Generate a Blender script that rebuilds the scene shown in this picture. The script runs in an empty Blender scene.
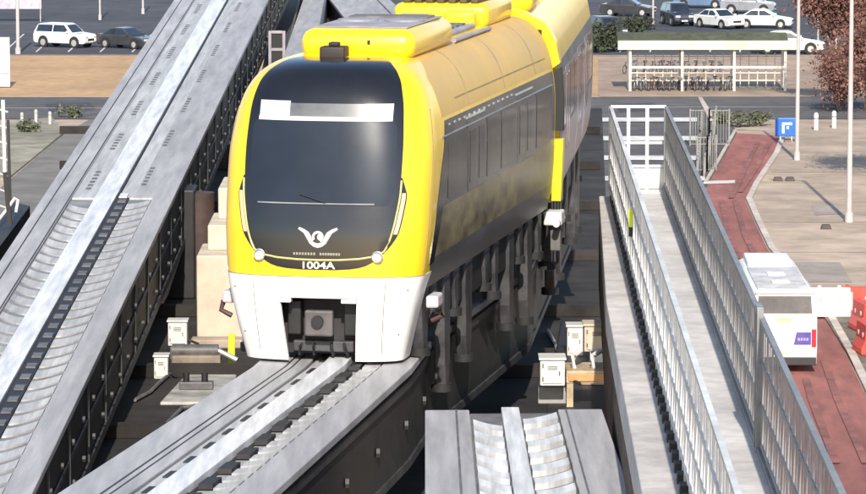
import bpy, bmesh, math, random
from mathutils import Vector, Matrix
random.seed(7)
R = math.radians
C = bpy.context.scene.collection

# ------------------------------------------------------------------ camera
FPX, W0, H0 = 4000.0, 866.0, 494.0
CAM = Vector((0, 0, 23.0))
TH = math.atan((247 + 230) / FPX)
FW = Vector((0, math.cos(TH), -math.sin(TH))); UP = Vector((0, math.sin(TH), math.cos(TH)))

def ray(px, py):
    return FW + Vector((1, 0, 0)) * ((px - W0 / 2) / FPX) + UP * ((H0 / 2 - py) / FPX)
def at(px, py, z=0.0):                       # surveyed point at height z
    d = ray(px, py); t = (z - CAM.z) / d.z
    return CAM + d * t
def aty(px, py, Y):
    d = ray(px, py); return CAM + d * (Y / d.y)

cd = bpy.data.cameras.new('camera'); cam = bpy.data.objects.new('camera', cd); C.objects.link(cam)
cam.location = CAM; cam.rotation_euler = (math.pi / 2 - TH, 0, 0)
cd.sensor_width = 36; cd.lens = 36 * FPX / W0; cd.clip_start = 1; cd.clip_end = 6000
sc = bpy.context.scene; sc.camera = cam

# ------------------------------------------------------------------ light
SUN_EL = R(33); SUN_AZ = math.atan2(0.02, -1.0)      # towards the sun: behind the camera, a little right
w = bpy.data.worlds.new('World'); sc.world = w; w.use_nodes = True
nt = w.node_tree; bg = nt.nodes['Background']
sky = nt.nodes.new('ShaderNodeTexSky'); sky.sky_type = 'NISHITA'; sky.sun_disc = False
sky.sun_elevation = SUN_EL; sky.sun_rotation = SUN_AZ
nt.links.new(sky.outputs[0], bg.inputs[0]); bg.inputs[1].default_value = 0.14
sd = bpy.data.lights.new('sun', 'SUN'); so = bpy.data.objects.new('sun', sd); C.objects.link(so)
sd.energy = 4.6; sd.angle = R(0.6); sd.color = (1.0, 0.93, 0.82)
tosun = Vector((math.sin(SUN_AZ) * math.cos(SUN_EL), math.cos(SUN_AZ) * math.cos(SUN_EL), math.sin(SUN_EL)))
so.rotation_euler = (-tosun).to_track_quat('-Z', 'Y').to_euler(); so.location = (0, -20, 60)
sc.view_settings.view_transform = 'Standard'; sc.view_settings.look = 'None'
sc.view_settings.exposure = 0.52; sc.view_settings.gamma = 1

# ------------------------------------------------------------------ materials
MATS = {}
def M(name, col, rough=0.6, metal=0.0, var=0.18, scale=2.0, stretch=(1, 1, 1), bump=0.0, col2=None, big=0.25, coat=0.0, fine=1.0):
    if name in MATS: return MATS[name]
    m = bpy.data.materials.new(name); m.use_nodes = True
    t = m.node_tree; b = t.nodes['Principled BSDF']; L = t.links
    tc = t.nodes.new('ShaderNodeTexCoord'); mp = t.nodes.new('ShaderNodeMapping')
    mp.inputs['Scale'].default_value = stretch
    L.new(tc.outputs['Object'], mp.inputs[0])
    n = t.nodes.new('ShaderNodeTexNoise'); n.inputs['Scale'].default_value = scale; n.inputs['Detail'].default_value = 7
    n.inputs['Roughness'].default_value = 0.65
    L.new(mp.outputs[0], n.inputs['Vector'])
    n2 = t.nodes.new('ShaderNodeTexNoise'); n2.inputs['Scale'].default_value = scale * 0.17; n2.inputs['Detail'].default_value = 4
    L.new(mp.outputs[0], n2.inputs['Vector'])
    r = t.nodes.new('ShaderNodeValToRGB')
    lo = [max(0, c * (1 - var * 1.6)) for c in col]; hi = [min(1, c * (1 + var)) for c in col]
    if col2: lo = list(col2)
    r.color_ramp.elements[0].position = 0.32; r.color_ramp.elements[1].position = 0.68
    r.color_ramp.elements[0].color = (*lo, 1); r.color_ramp.elements[1].color = (*hi, 1)
    L.new(n.outputs[0], r.inputs[0])
    mr = t.nodes.new('ShaderNodeMapRange'); mr.inputs[1].default_value = 0.3; mr.inputs[2].default_value = 0.7
    mr.inputs[3].default_value = 1 - big; mr.inputs[4].default_value = 1 + big * 0.35
    L.new(n2.outputs[0], mr.inputs[0])
    mx = t.nodes.new('ShaderNodeMix'); mx.data_type = 'RGBA'; mx.blend_type = 'MULTIPLY'; mx.inputs[0].default_value = 1
    L.new(r.outputs[0], mx.inputs[6]); L.new(mr.outputs[0], mx.inputs[7])
    L.new(mx.outputs[2], b.inputs['Base Color'])
    rr = t.nodes.new('ShaderNodeMapRange'); rr.inputs[3].default_value = max(0.02, rough - 0.12); rr.inputs[4].default_value = min(1, rough + 0.12)
    L.new(n.outputs[0], rr.inputs[0]); L.new(rr.outputs[0], b.inputs['Roughness'])
    b.inputs['Metallic'].default_value = metal
    if coat: b.inputs['Coat Weight'].default_value = coat; b.inputs['Coat Roughness'].default_value = 0.08
    if bump:
        bp = t.nodes.new('ShaderNodeBump'); bp.inputs['Strength'].default_value = bump; bp.inputs['Distance'].default_value = 0.03
        n3 = t.nodes.new('ShaderNodeTexNoise'); n3.inputs['Scale'].default_value = scale * 6 * fine; n3.inputs['Detail'].default_value = 5
        L.new(mp.outputs[0], n3.inputs['Vector']); L.new(n3.outputs[0], bp.inputs['Height']); L.new(bp.outputs[0], b.inputs['Normal'])
    MATS[name] = m; return m

yellow = M('yellow_paint', (0.86, 0.555, 0.012), 0.34, var=0.05, scale=1.6, stretch=(3, 3, .6), big=0.10, coat=0.5)
white = M('white_paint', (0.78, 0.765, 0.74), 0.38, var=0.06, scale=1.8, stretch=(3, 3, .5), big=0.07, coat=0.2)
black_gloss = M('black_gloss', (0.012, 0.013, 0.017), 0.14, var=0.1, coat=0.4)
glass_dark = M('dark_glass', (0.022, 0.032, 0.045), 0.06, var=0.25, scale=0.9, coat=1.0, col2=(0.012, 0.016, 0.022))
wind_glass = M('windscreen_glass', (0.020, 0.028, 0.044), 0.34, var=0.12, scale=0.5, big=0.1)  # blue tint puts the reflected sky into the base colour
side_glass = M('side_glass', (0.02, 0.024, 0.03), 0.2, var=0.3, scale=0.9)
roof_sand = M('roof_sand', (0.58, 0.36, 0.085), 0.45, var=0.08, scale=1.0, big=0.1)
rubber = M('black_rubber', (0.018, 0.018, 0.02), 0.7)
underframe = M('underframe_steel', (0.016, 0.015, 0.016), 0.6, var=0.4, scale=3)
skirt_grey = M('bogie_cover_grey', (0.055, 0.053, 0.058), 0.55, var=0.45, scale=2.5)
side_dark = M('side_film_dark', (0.075, 0.072, 0.078), 0.24, var=0.3, scale=1.0, stretch=(1, .4, 1))
side_reflect = M('side_reflect_olive', (0.21, 0.17, 0.085), 0.32, var=0.45, scale=1.6, stretch=(1, .6, 1.4), col2=(0.055, 0.05, 0.04))  # reflection of the surroundings painted in as a mottled olive colour
side_grey = M('side_film_grey', (0.10, 0.098, 0.105), 0.34, var=0.25, scale=0.8)
side_lilac = M('side_lilac_grey', (0.21, 0.195, 0.225), 0.35, var=0.2, scale=0.8, coat=0.2)
roof_grey = M('roof_grey', (0.33, 0.31, 0.34), 0.5, var=0.2, scale=2)
silver = M('silver_trim', (0.6, 0.6, 0.6), 0.3, 0.6, var=0.1)
lamp_white = M('lamp_lens', (0.62, 0.60, 0.52), 0.15, var=0.05)
lamp_amber = M('amber_lens', (0.75, 0.48, 0.30), 0.2, var=0.1)
led_olive = M('led_strip', (0.55, 0.50, 0.20), 0.3, var=0.1)
beam_top = M('beam_top_grey', (0.39, 0.38, 0.385), 0.6, var=0.18, scale=1.4, stretch=(3, .25, 1), bump=0.1, big=0.22)
beam_worn = M('beam_worn_grey', (0.44, 0.435, 0.43), 0.55, var=0.2, scale=2.2, stretch=(4, .2, 1), bump=0.1, big=0.2)
strip_white = M('worn_white_strip', (0.66, 0.66, 0.66), 0.42, var=0.2, scale=2, stretch=(4, .3, 1), big=0.15)
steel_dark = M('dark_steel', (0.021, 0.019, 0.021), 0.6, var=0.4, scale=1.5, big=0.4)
steel_mid = M('mid_steel', (0.13, 0.125, 0.125), 0.55, var=0.3, scale=3)
platform_m = M('platform_shaded', (0.030, 0.025, 0.023), 0.95, var=0.5, scale=0.8, big=0.5, bump=0.2)  # shade under the beams is put into this dark colour
rust = M('rust_brown', (0.10, 0.06, 0.04), 0.85, var=0.5, scale=3)
cream = M('cream_concrete', (0.58, 0.50, 0.39), 0.75, var=0.12, scale=1.8, bump=0.1)
cab_white = M('cabinet_white', (0.68, 0.66, 0.62), 0.5, var=0.1, scale=3)
tan_steel = M('tan_steel', (0.50, 0.38, 0.25), 0.6, var=0.25, scale=3)
concrete = M('concrete', (0.54, 0.50, 0.475), 0.8, var=0.16, scale=2.2, bump=0.15)
deck_m = M('walkway_deck', (0.60, 0.565, 0.53), 0.7, var=0.12, scale=3, bump=0.15)
galv = M('galvanised', (0.24, 0.24, 0.245), 0.5, 0.15, var=0.15, scale=6)
rail_white = M('rail_white', (0.64, 0.63, 0.61), 0.45, var=0.12, scale=5)
hivis = M('hivis_yellow', (0.62, 0.75, 0.03), 0.5, var=0.08)
ground_m = M('paving_beige', (0.45, 0.348, 0.262), 0.9, var=0.2, scale=0.35, bump=0.1, big=0.28)
asphalt = M('asphalt', (0.10, 0.092, 0.092), 0.9, var=0.22, scale=0.6, bump=0.1, big=0.25)
parking_m = M('parking_asphalt', (0.060, 0.062, 0.075), 0.9, var=0.25, scale=0.4, big=0.3)
verge_m = M('dry_grass', (0.46, 0.29, 0.15), 0.95, var=0.14, scale=0.9, bump=0.2, big=0.2)
soil_m = M('pale_soil', (0.27, 0.25, 0.19), 0.95, var=0.25, scale=0.6)
red_m = M('red_lane', (0.32, 0.115, 0.092), 0.85, var=0.22, scale=0.5, stretch=(2.5, .5, 1), bump=0.05, big=0.32)
paint_m = M('road_paint', (0.66, 0.63, 0.60), 0.7, var=0.15, scale=1.5)
kerb_m = M('kerb_stone', (0.55, 0.47, 0.40), 0.8, var=0.15, scale=1.5)
island_m = M('island_olive', (0.17, 0.145, 0.105), 0.95, var=0.3, scale=0.8)
pole_m = M('pole_paint', (0.50, 0.45, 0.44), 0.45, var=0.1, scale=1)
blue_m = M('sign_blue', (0.02, 0.14, 0.62), 0.4, var=0.1)
purple_m = M('panel_violet', (0.10, 0.075, 0.30), 0.4, var=0.15)
red_plastic = M('red_plastic', (0.72, 0.07, 0.045), 0.45, var=0.1)
white_plastic = M('white_plastic', (0.78, 0.74, 0.68), 0.5, var=0.08)
tail_red = M('tail_lamp', (0.5, 0.03, 0.05), 0.25, var=0.1)
lime_white = M('lime_white_panel', (0.74, 0.78, 0.46), 0.5, var=0.08)
olive_roof = M('roof_olive', (0.085, 0.09, 0.055), 0.7, var=0.25)
tyre = M('tyre', (0.02, 0.02, 0.02), 0.8)
bark = M('bark', (0.10, 0.065, 0.05), 0.9, var=0.35, scale=6)
leaf_red = M('leaf_russet', (0.21, 0.10, 0.075), 0.8, var=0.35, scale=1.6, col2=(0.075, 0.035, 0.03), big=0.3)
leaf_dark = M('leaf_evergreen', (0.045, 0.055, 0.03), 0.8, var=0.4, scale=2)
leaf_grey = M('leaf_greygreen', (0.13, 0.14, 0.09), 0.8, var=0.4, scale=2)
dark_asph = M('patched_asphalt', (0.05, 0.05, 0.055), 0.9, var=0.3, scale=1)

for m_ in (wind_glass, side_glass, side_dark, side_reflect, side_grey): m_.node_tree.nodes['Principled BSDF'].inputs['Specular IOR Level'].default_value = 0.14 if m_ is wind_glass else 0.34

# ------------------------------------------------------------------ mesh helper
class MB:
    def __init__(s): s.v = []; s.f = []
    def quad(s, *p):
        n = len(s.v); s.v += [tuple(q) for q in p]; s.f.append(tuple(range(n, n + len(p)))); return s
    def box(s, x0, x1, y0, y1, z0, z1):
        return s.hexa([(x0, y0), (x1, y0), (x1, y1), (x0, y1)], z0, z1)
    def hexa(s, poly, z0, z1, top=None):
        n = len(s.v); k = len(poly); top = top or poly
        g0 = (lambda i: z0[i]) if isinstance(z0, (list, tuple)) else (lambda i: z0)
        g1 = (lambda i: z1[i]) if isinstance(z1, (list, tuple)) else (lambda i: z1)
        s.v += [(p[0], p[1], g0(i)) for i, p in enumerate(poly)] + [(p[0], p[1], g1(i)) for i, p in enumerate(top)]
        s.f.append(tuple(n + i for i in range(k))[::-1]); s.f.append(tuple(n + k + i for i in range(k)))
        for i in range(k):
            j = (i + 1) % k; s.f.append((n + i, n + j, n + k + j, n + k + i))
        return s
    def bar(s, a, b, wx, wz=None):            # rectangular bar between two points
        a = Vector(a); b = Vector(b); wz = wz or wx; d = (b - a).normalized()
        ref = Vector((0, 0, 1)) if abs(d.z) < .95 else Vector((0, 1, 0))
        u = d.cross(ref).normalized() * wx / 2; v = d.cross(u).normalized() * wz / 2
        n = len(s.v)
        for p in (a, b): s.v += [tuple(p + u + v), tuple(p - u + v), tuple(p - u - v), tuple(p + u - v)]
        s.f += [(n, n+1, n+2, n+3), (n+7, n+6, n+5, n+4)] + [(n+i, n+4+i, n+4+(i+1) % 4, n+(i+1) % 4) for i in range(4)]
        return s
    def tube(s, pts, rad, seg=8, closed=False):
        pts = [Vector(p) for p in pts]; n0 = len(s.v); k = len(pts)
        rads = rad if isinstance(rad, (list, tuple)) else [rad] * k
        for i, p in enumerate(pts):
            if closed: d = pts[(i + 1) % k] - pts[i - 1]
            else: d = pts[min(i + 1, k - 1)] - pts[max(i - 1, 0)]
            d.normalize(); ref = Vector((0, 0, 1)) if abs(d.z) < .9 else Vector((1, 0, 0))
            u = d.cross(ref).normalized(); v = d.cross(u).normalized()
            for j in range(seg):
                a = 2 * math.pi * j / seg; s.v.append(tuple(p + (u * math.cos(a) + v * math.sin(a)) * rads[i]))
        for i in range(k if closed else k - 1):
            for j in range(seg):
                a = n0 + i * seg + j; b = n0 + i * seg + (j + 1) % seg
                c = n0 + ((i + 1) % k) * seg + (j + 1) % seg; d = n0 + ((i + 1) % k) * seg + j
                s.f.append((a, b, c, d))
        if not closed:
            s.f.append(tuple(n0 + j for j in range(seg))[::-1]); s.f.append(tuple(n0 + (k - 1) * seg + j for j in range(seg)))
        return s
    def disc(s, c, axis, r, t, seg=20):       # short cylinder
        c = Vector(c); a = Vector(axis).normalized() * t / 2
        return s.tube([c - a, c + a], r, seg)
    def grid(s, rows, flip=False):
        n = len(s.v); k = len(rows[0])
        for r in rows: s.v += [tuple(p) for p in r]
        for i in range(len(rows) - 1):
            for j in range(k - 1):
                q = (n + i*k + j, n + i*k + j + 1, n + (i+1)*k + j + 1, n + (i+1)*k + j)
                s.f.append(q[::-1] if flip else q)
        return s
    def build(s, name, mat, parent=None, org=None, smooth=None, bevel=0, recalc=True):
        me = bpy.data.meshes.new(name)
        v = s.v
        if org is not None: v = [(p[0] - org[0], p[1] - org[1], p[2] - org[2]) for p in v]
        me.from_pydata(v, [], s.f); me.update()
        if recalc:
            bm = bmesh.new(); bm.from_mesh(me); bmesh.ops.recalc_face_normals(bm, faces=bm.faces); bm.to_mesh(me); bm.free()
        if smooth is not None:
            me.polygons.foreach_set('use_smooth', [True] * len(me.polygons)); me.set_sharp_from_angle(angle=R(smooth))
        me.materials.append(mat)
        o = bpy.data.objects.new(name, me); C.objects.link(o)
        if parent: o.parent = parent
        if bevel:
            b = o.modifiers.new('Bevel', 'BEVEL'); b.width = bevel; b.segments = 2; b.limit_method = 'ANGLE'; b.angle_limit = R(40)
        return o

def tag(o, label, cat, group=None):
    o['label'] = label; o['category'] = cat
    if group: o['group'] = group
    return o
def thing(name, label, cat, loc=(0, 0, 0), rz=0, group=None):
    o = bpy.data.objects.new(name, None); C.objects.link(o); o.location = loc; o.rotation_euler = (0, 0, rz)
    o.empty_display_size = .3
    return tag(o, label, cat, group)
def copy_tree(o, parent=None):
    c = o.copy(); C.objects.link(c)
    if parent: c.parent = parent; c.matrix_parent_inverse = o.matrix_parent_inverse.copy()
    for ch in list(o.children): copy_tree(ch, c)
    return c
def structure(o): o['kind'] = 'structure'; return o
def interp(tab, x):
    if x <= tab[0][0]: return tab[0][1]
    if x >= tab[-1][0]: return tab[-1][1]
    n = len(tab)
    for i in range(n - 1):
        if tab[i][0] <= x <= tab[i + 1][0]:
            x0, y0 = tab[i]; x1, y1 = tab[i + 1]; h = x1 - x0; t = (x - x0) / h
            def sl(k):
                if k <= 0 or k >= n - 1: 
                    a, b = (0, 1) if k <= 0 else (n - 2, n - 1)
                    return (tab[b][1] - tab[a][1]) / (tab[b][0] - tab[a][0])
                a = (tab[k][1] - tab[k-1][1]) / (tab[k][0] - tab[k-1][0]); b = (tab[k+1][1] - tab[k][1]) / (tab[k+1][0] - tab[k][0])
                return 0 if a * b <= 0 else 2 * a * b / (a + b)
            m0, m1 = sl(i) * h, sl(i + 1) * h
            return (2*t**3 - 3*t**2 + 1)*y0 + (t**3 - 2*t**2 + t)*m0 + (-2*t**3 + 3*t**2)*y1 + (t**3 - t**2)*m1

# ------------------------------------------------------------------ ground
def sheet(name, pix, z, mat, zb=None):
    pts = [at(x, y, z) for x, y in pix]; mb = MB()
    if zb is None: mb.quad(*[(p.x, p.y, z) for p in pts])
    else: mb.hexa([(p.x, p.y) for p in pts], zb, z)
    return structure(mb.build(name, mat, smooth=None))
g = MB().quad((-1500, -200, 0), (1500, -200, 0), (1500, 4000, 0), (-1500, 4000, 0)); structure(g.build('ground', ground_m))
sheet('parking_lot', [(-900, 55), (1900, 55), (1900, -120), (-900, -120)], 0.012, parking_m)
sheet('verge', [(-900, 97), (625, 97), (625, 55), (-900, 55)], 0.012, verge_m)
sheet('verge', [(598, 96), (1900, 96), (1900, 55), (598, 55)], 0.024, M('verge_paving', (0.36, 0.26, 0.19), 0.9, var=0.2, scale=0.5, big=0.25))
sheet('road', [(-900, 119), (760, 119), (1900, 117), (1900, 97), (-900, 97)], 0.036, asphalt)
sheet('road', [(560, 260), (745, 260), (712, 235), (706, 205), (706, 188), (722, 160), (737, 133), (730, 118), (560, 118)], 0.024, asphalt)
sheet('kerb', [(698, 97), (702, 97), (714, 116), (731, 116), (731, 119), (709, 119)], 0.14, kerb_m, 0)
lane = [(737, 133), (780, 136), (773, 154), (753, 184), (745, 200), (755, 223), (768, 250), (800, 285), (826, 318), (845, 352), (868, 400), (900, 480), (930, 560),
        (800, 560), (775, 463), (752, 390), (735, 330), (722, 270), (712, 235), (706, 205), (707, 186), (722, 160)]
sheet('bus_lane', lane, 0.048, red_m)
# kerb and painted edge along the right of the red lane
edge = [(781, 136), (774, 154), (754, 184), (746, 200), (756, 223), (769, 250), (801, 285), (827, 318), (846, 352), (869, 400), (901, 480)]
mb = MB()
ps = [at(x, y, 0) for x, y in edge]
for a, b in zip(ps, ps[1:]):
    mb.hexa([(a.x, a.y), (a.x + .32, a.y), (b.x + .32, b.y), (b.x, b.y)], 0, 0.13)
structure(mb.build('kerb', kerb_m))
mb = MB()
ledge = [(707, 184), (722, 158), (737, 131)]
ps = [at(x, y, 0) for x, y in ledge]
for a, b in zip(ps, ps[1:]): mb.hexa([(a.x - .2, a.y), (a.x, a.y), (b.x, b.y), (b.x - .2, b.y)], 0, .1)
structure(mb.build('kerb', kerb_m))
sheet('road_marking', [(703, 184), (735, 183), (735, 180), (704, 181)], 0.072, paint_m)
for y0, y1, xr in ((117.5, 121.5, 697), (136, 140.5, 697), (155.5, 160, 698), (176, 180.5, 705)):
    sheet('road_marking', [(575, y1), (xr, y1), (xr, y0), (575, y0)], 0.072, paint_m)
sheet('traffic_island', [(822, 313), (872, 313), (900, 400), (869, 395), (846, 350)], 0.12, island_m, 0)
sheet('planting_bed', [(8, 178), (64, 132), (52, 117), (10, 122), (-20, 130), (-20, 178)], 0.13, soil_m, 0)
sheet('path', [(-60, 260), (60, 200), (120, 121), (90, 119), (64, 134), (-20, 205)], 0.02, M('path_grey', (0.19, 0.175, 0.155), 0.9, var=0.2, scale=0.4))

def strip(name, pix, wd, z, mat):
    pts = [at(x, y, z) for x, y in pix]; mb = MB()
    for a, b in zip(pts, pts[1:]):
        n_ = Vector((-(b - a).y, (b - a).x, 0)).normalized() * wd / 2; mb.quad((a.x + n_.x, a.y + n_.y, z), (a.x - n_.x, a.y - n_.y, z), (b.x - n_.x, b.y - n_.y, z), (b.x + n_.x, b.y + n_.y, z))
    return structure(mb.build(name, mat))
joint_m = M('joint_dark', (.29, .23, .19), .9, var=.3)
for pix in ([(760, 222), (812, 222), (880, 222)], [(775, 252), (830, 252), (900, 252)], [(772, 172), (880, 172)]):
    strip('paving_joint', pix, .13, .012, joint_m)
for pix in ([(790, 262), (840, 262), (852, 282), (806, 282)], [(812, 205), (836, 204), (840, 214), (815, 215)]):
    sheet('paving_patch', pix, .016, M('paving_patch', (.34, .285, .245), .9, var=.15, scale=.6))
for pix in ([(612, 104), (652, 103), (668, 110), (620, 112)], [(45, 104), (90, 102), (96, 109), (50, 112)], [(820, 102), (858, 102), (862, 108), (822, 109)]):
    sheet('asphalt_patch', pix, .048, dark_asph)
tyre_m = M('tyre_mark', (.265, .098, .08), .8, var=.3, scale=.8)
for pix in ([(836, 463), (812, 400), (806, 378)], [(866, 463), (838, 400), (824, 360)], [(735, 200), (745, 235), (758, 262)], [(722, 200), (728, 235), (738, 258)], [(758, 142), (742, 175), (731, 198)], [(770, 142), (755, 170), (740, 192)]):
    strip('tyre_track', pix, .28, .09, tyre_m)
strip('road_marking', [(-900, 108), (250, 108)], .18, .05, paint_m); strip('road_marking', [(610, 107), (1500, 106)], .18, .05, paint_m)
for k in range(12): strip('parking_marking', [(-60 + k * 32, 52), (-40 + k * 32, 34)], .14, .03, paint_m)
for k in range(14): strip('parking_marking', [(590 + k * 30, 52), (596 + k * 29, 34)], .14, .03, paint_m)
strip('kerb_line', [(-900, 55), (600, 55)], .3, .05, kerb_m); strip('kerb_line', [(-900, 97), (600, 97)], .3, .06, kerb_m); strip('kerb_line', [(600, 96), (1500, 96)], .3, .06, kerb_m)

# ------------------------------------------------------------------ guideways
def lerp2(A, B, u): return (A[0] + (B[0] - A[0]) * u, A[1] + (B[1] - A[1]) * u, A[2] + (B[2] - A[2]) * u)
class Way:
    """ruled strip between a left and a right edge polyline (3-D points)"""
    def __init__(s, Ls, Rs):
        s.L = [Vector(p) for p in Ls]; s.Rr = [Vector(p) for p in Rs]
        mid = [(a + b) / 2 for a, b in zip(s.L, s.Rr)]; s.cum = [0]
        for a, b in zip(mid, mid[1:]): s.cum.append(s.cum[-1] + (b - a).length)
        s.len = s.cum[-1]
    def p(s, u, d, dz=0):
        d = min(max(d, 0), s.len)
        for i in range(len(s.cum) - 1):
            if d <= s.cum[i + 1] + 1e-6:
                t = (d - s.cum[i]) / (s.cum[i + 1] - s.cum[i]); break
        a = s.L[i].lerp(s.L[i + 1], t); b = s.Rr[i].lerp(s.Rr[i + 1], t)
        q = a.lerp(b, u); return (q.x, q.y, q.z + dz)
    def slab(s, mb, u0, u1, z0, z1, d0=0, d1=None, step=None):
        d1 = s.len if d1 is None else d1
        ds = [d0] + [c for c in s.cum if d0 + 1e-3 < c < d1 - 1e-3] + [d1]
        if step:
            n = max(1, int((d1 - d0) / step)); ds = sorted(set(ds + [d0 + (d1 - d0) * k / n for k in range(n + 1)]))
        rings = [[s.p(u0, d, z0), s.p(u1, d, z0), s.p(u1, d, z1), s.p(u0, d, z1)] for d in ds]
        n = len(mb.v)
        for r in rings: mb.v += r
        for i in range(len(rings) - 1):
            for j in range(4):
                k = (j + 1) % 4; mb.f.append((n + i*4 + j, n + i*4 + k, n + i*4 + 4 + k, n + i*4 + 4 + j))
        mb.f.append((n, n+1, n+2, n+3)); m = n + (len(rings) - 1) * 4; mb.f.append((m+3, m+2, m+1, m))
        return mb

def bolts(way, mb, u, zs, d0, d1, step, out, r=.05):
    d = d0
    while d < d1:
        for z in zs:
            p = Vector(way.p(u, d, z)); mb.disc((p.x + out, p.y, p.z), (1, 0, 0), r, .05, 6)
        d += step

def fingers(way, mb, u0, u1, d0, d1, step, thick, sweep, z0, z1, bow=0.0):
    """curved chevron bars: sweep = how far the u1 end lies ahead of the u0 end"""
    d = d0
    while d < d1:
        N = 7; rows_b = []; rows_t = []
        pts0, pts1 = [], []
        for k in range(N):
            t = k / (N - 1); u = u0 + (u1 - u0) * t
            off = sweep * (t ** 1.6 if sweep > 0 else (1 - (1 - t) ** 1.6)) + bow * math.sin(math.pi * t)
            pts0.append((u, d + off)); pts1.append((u, d + off + thick))
        n = len(mb.v)
        for (ua, da), (ub, db) in zip(pts0, pts1):
            mb.v += [way.p(ua, da, z0), way.p(ub, db, z0), way.p(ub, db, z1), way.p(ua, da, z1)]
        for k in range(N - 1):
            for j in range(4):
                q = (j + 1) % 4; a = n + k * 4
                mb.f.append((a + j, a + q, a + 4 + q, a + 4 + j))
        mb.f.append((n, n+1, n+2, n+3)); m = n + (N - 1) * 4; mb.f.append((m+3, m+2, m+1, m))
        d += step

# --- long guideway on the left, climbing gently away
lz0, lz1 = 13.6, 16.0
def edge_pt(f, y, z): p = at(f(y), y, z); return (p.x, p.y, z)
lf = lambda y: 170 - .667 * y + 4; rf = lambda y: 268 - .478 * y
nearL, nearR = edge_pt(lf, 475, lz0), edge_pt(rf, 475, lz0)
farL, farR = edge_pt(lf, 0, lz1), edge_pt(rf, 0, lz1)
def ext(a, b, t): return tuple(a[i] + (b[i] - a[i]) * t for i in range(3))
lw = Way([ext(nearL, farL, -.25), nearL, farL, ext(nearL, farL, 1.5)], [ext(nearR, farR, -.25), nearR, farR, ext(nearR, farR, 1.5)])
def dist_at(way, u, py):                       # station along a way as seen at pixel row py
    best = min((abs((lambda q: (W0, 247 - FPX * ((q - CAM).dot(UP) / (q - CAM).dot(FW))))(Vector(way.p(u, way.len * k / 600)))[1] - py), way.len * k / 600) for k in range(601))
    return best[1]
dj = dist_at(lw, .5, 197)
t = thing('guideway_beam', 'long wide grey monorail guideway beam running up the left side, finger joints in its near half', 'guideway', nearR)
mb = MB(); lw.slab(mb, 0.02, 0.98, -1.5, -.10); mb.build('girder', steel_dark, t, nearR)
mb = MB(); lw.slab(mb, 0, .22, -.11, 0); lw.slab(mb, .84, 1, -.11, 0); lw.slab(mb, .22, .84, -.12, -.06)
mb.build('deck', beam_top, t, nearR, bevel=.015)
mb = MB(); lw.slab(mb, .985, 1.0, -1.5, -1.35); lw.slab(mb, .985, .995, -.75, -.68); bolts(lw, mb, 1.0, (-.5, -1.1), 0, 110, 1.7, 0.0); 
for k in range(40): lw.slab(mb, .983, .998, -1.35, -.12, k * 3.1, k * 3.1 + .08)
mb.build('side_rib', M('rib_dark', (.05, .048, .05), .6, var=.4), t, nearR)
mb = MB(); lw.slab(mb, .405, .56, -.07, .03); mb.build('centre_strip', strip_white, t, nearR, bevel=.01)
mb = MB(); lw.slab(mb, .575, .66, -.07, -.02, 0, dj); lw.slab(mb, .56, .575, -.07, -.02); lw.slab(mb, .075, .085, -.01, .004); lw.slab(mb, .205, .215, -.01, .004)
mb.build('slot', steel_dark, t, nearR); mb = MB(); d0 = dj + 1.2
while d0 < lw.len - 4:
    for k in range(6):
        lw.slab(mb, .285, .325, -.05, -.018, d0 + k * .5, d0 + k * .5 + .26)
        lw.slab(mb, .70, .735, -.05, -.018, d0 + .6 + k * .5, d0 + .86 + k * .5)
    d0 += 6.3
mb.build('vent_slot', steel_mid, t, nearR)
bed_m = M('beam_bed', (.25, .245, .25), .65, var=.25, scale=2)
mb = MB(); lw.slab(mb, .222, .40, -.07, -.04, 0, dj - .2); lw.slab(mb, .665, .838, -.07, -.04, 0, dj - .2); mb.build('finger_bed', bed_m, t, nearR)
mb = MB(); fingers(lw, mb, .235, .395, .3, dj - .9, .9, .56, -.6, -.06, -.015); fingers(lw, mb, .67, .835, .3, dj - .9, .9, .56, .6, -.06, -.015)
mb.build('finger_plate', beam_worn, t, nearR)
mb = MB(); d = .2
while d < dj - .4: lw.slab(mb, .59, .65, -.04, .0, d, d + .34); d += .9
mb.build('tooth', steel_mid, t, nearR)
mb = MB(); lw.slab(mb, .222, .40, -.06, -.025, dj); lw.slab(mb, .58, .69, -.06, -.025, dj); mb.build('worn_plate', beam_worn, t, nearR)
mb = MB(); lw.slab(mb, .69, .838, -.06, -.025, dj); mb.build('edge_plate', beam_top, t, nearR)
mb = MB(); lw.slab(mb, .58, .64, -.03, .0, dj - .05, dj + .5); mb.build('end_plate', strip_white, t, nearR)
# piers under it
for dd, lab in ((6, 'near'), (46, 'middle'), (92, 'far')):
    pc = Vector(lw.p(.5, dd, -1.5)); q = thing('guideway_pier', f'dark concrete pier under the left guideway beam, the {lab} one of three', 'pier', (pc.x, pc.y, 0), 0, 'guideway piers')
    MB().box(-.8, .8, -.8, .8, 0, pc.z - .9).build('column', concrete, q, bevel=.05)
    MB().hexa([(-1.0, -.8), (1.0, -.8), (1.0, .8), (-1.0, .8)], pc.z - .9, pc.z, [(-1.3, -.9), (1.3, -.9), (1.3, .9), (-1.3, .9)]).build('crosshead', concrete, q)

# --- train pose
PSI = R(10.9); ZB = 14.5
nose = at(318, 362, ZB)
def tr(x, y, yaw=PSI, o=None):                # train-local to world
    o = o or nose
    return Vector((o.x + x * math.cos(yaw) + y * math.sin(yaw), o.y - x * math.sin(yaw) + y * math.cos(yaw), 0))
# joints between cars
L1, GAP, L2, L3 = 12.0, .55, 14.5, 14.5
YAW2, YAW3 = R(4.6), R(-4.0)
j1 = tr(0, L1 + GAP / 2); o2 = j1
j2v = tr(0, L2 + GAP, YAW2, o2)
j3v = tr(0, L3 + GAP, YAW3, j2v)

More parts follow.
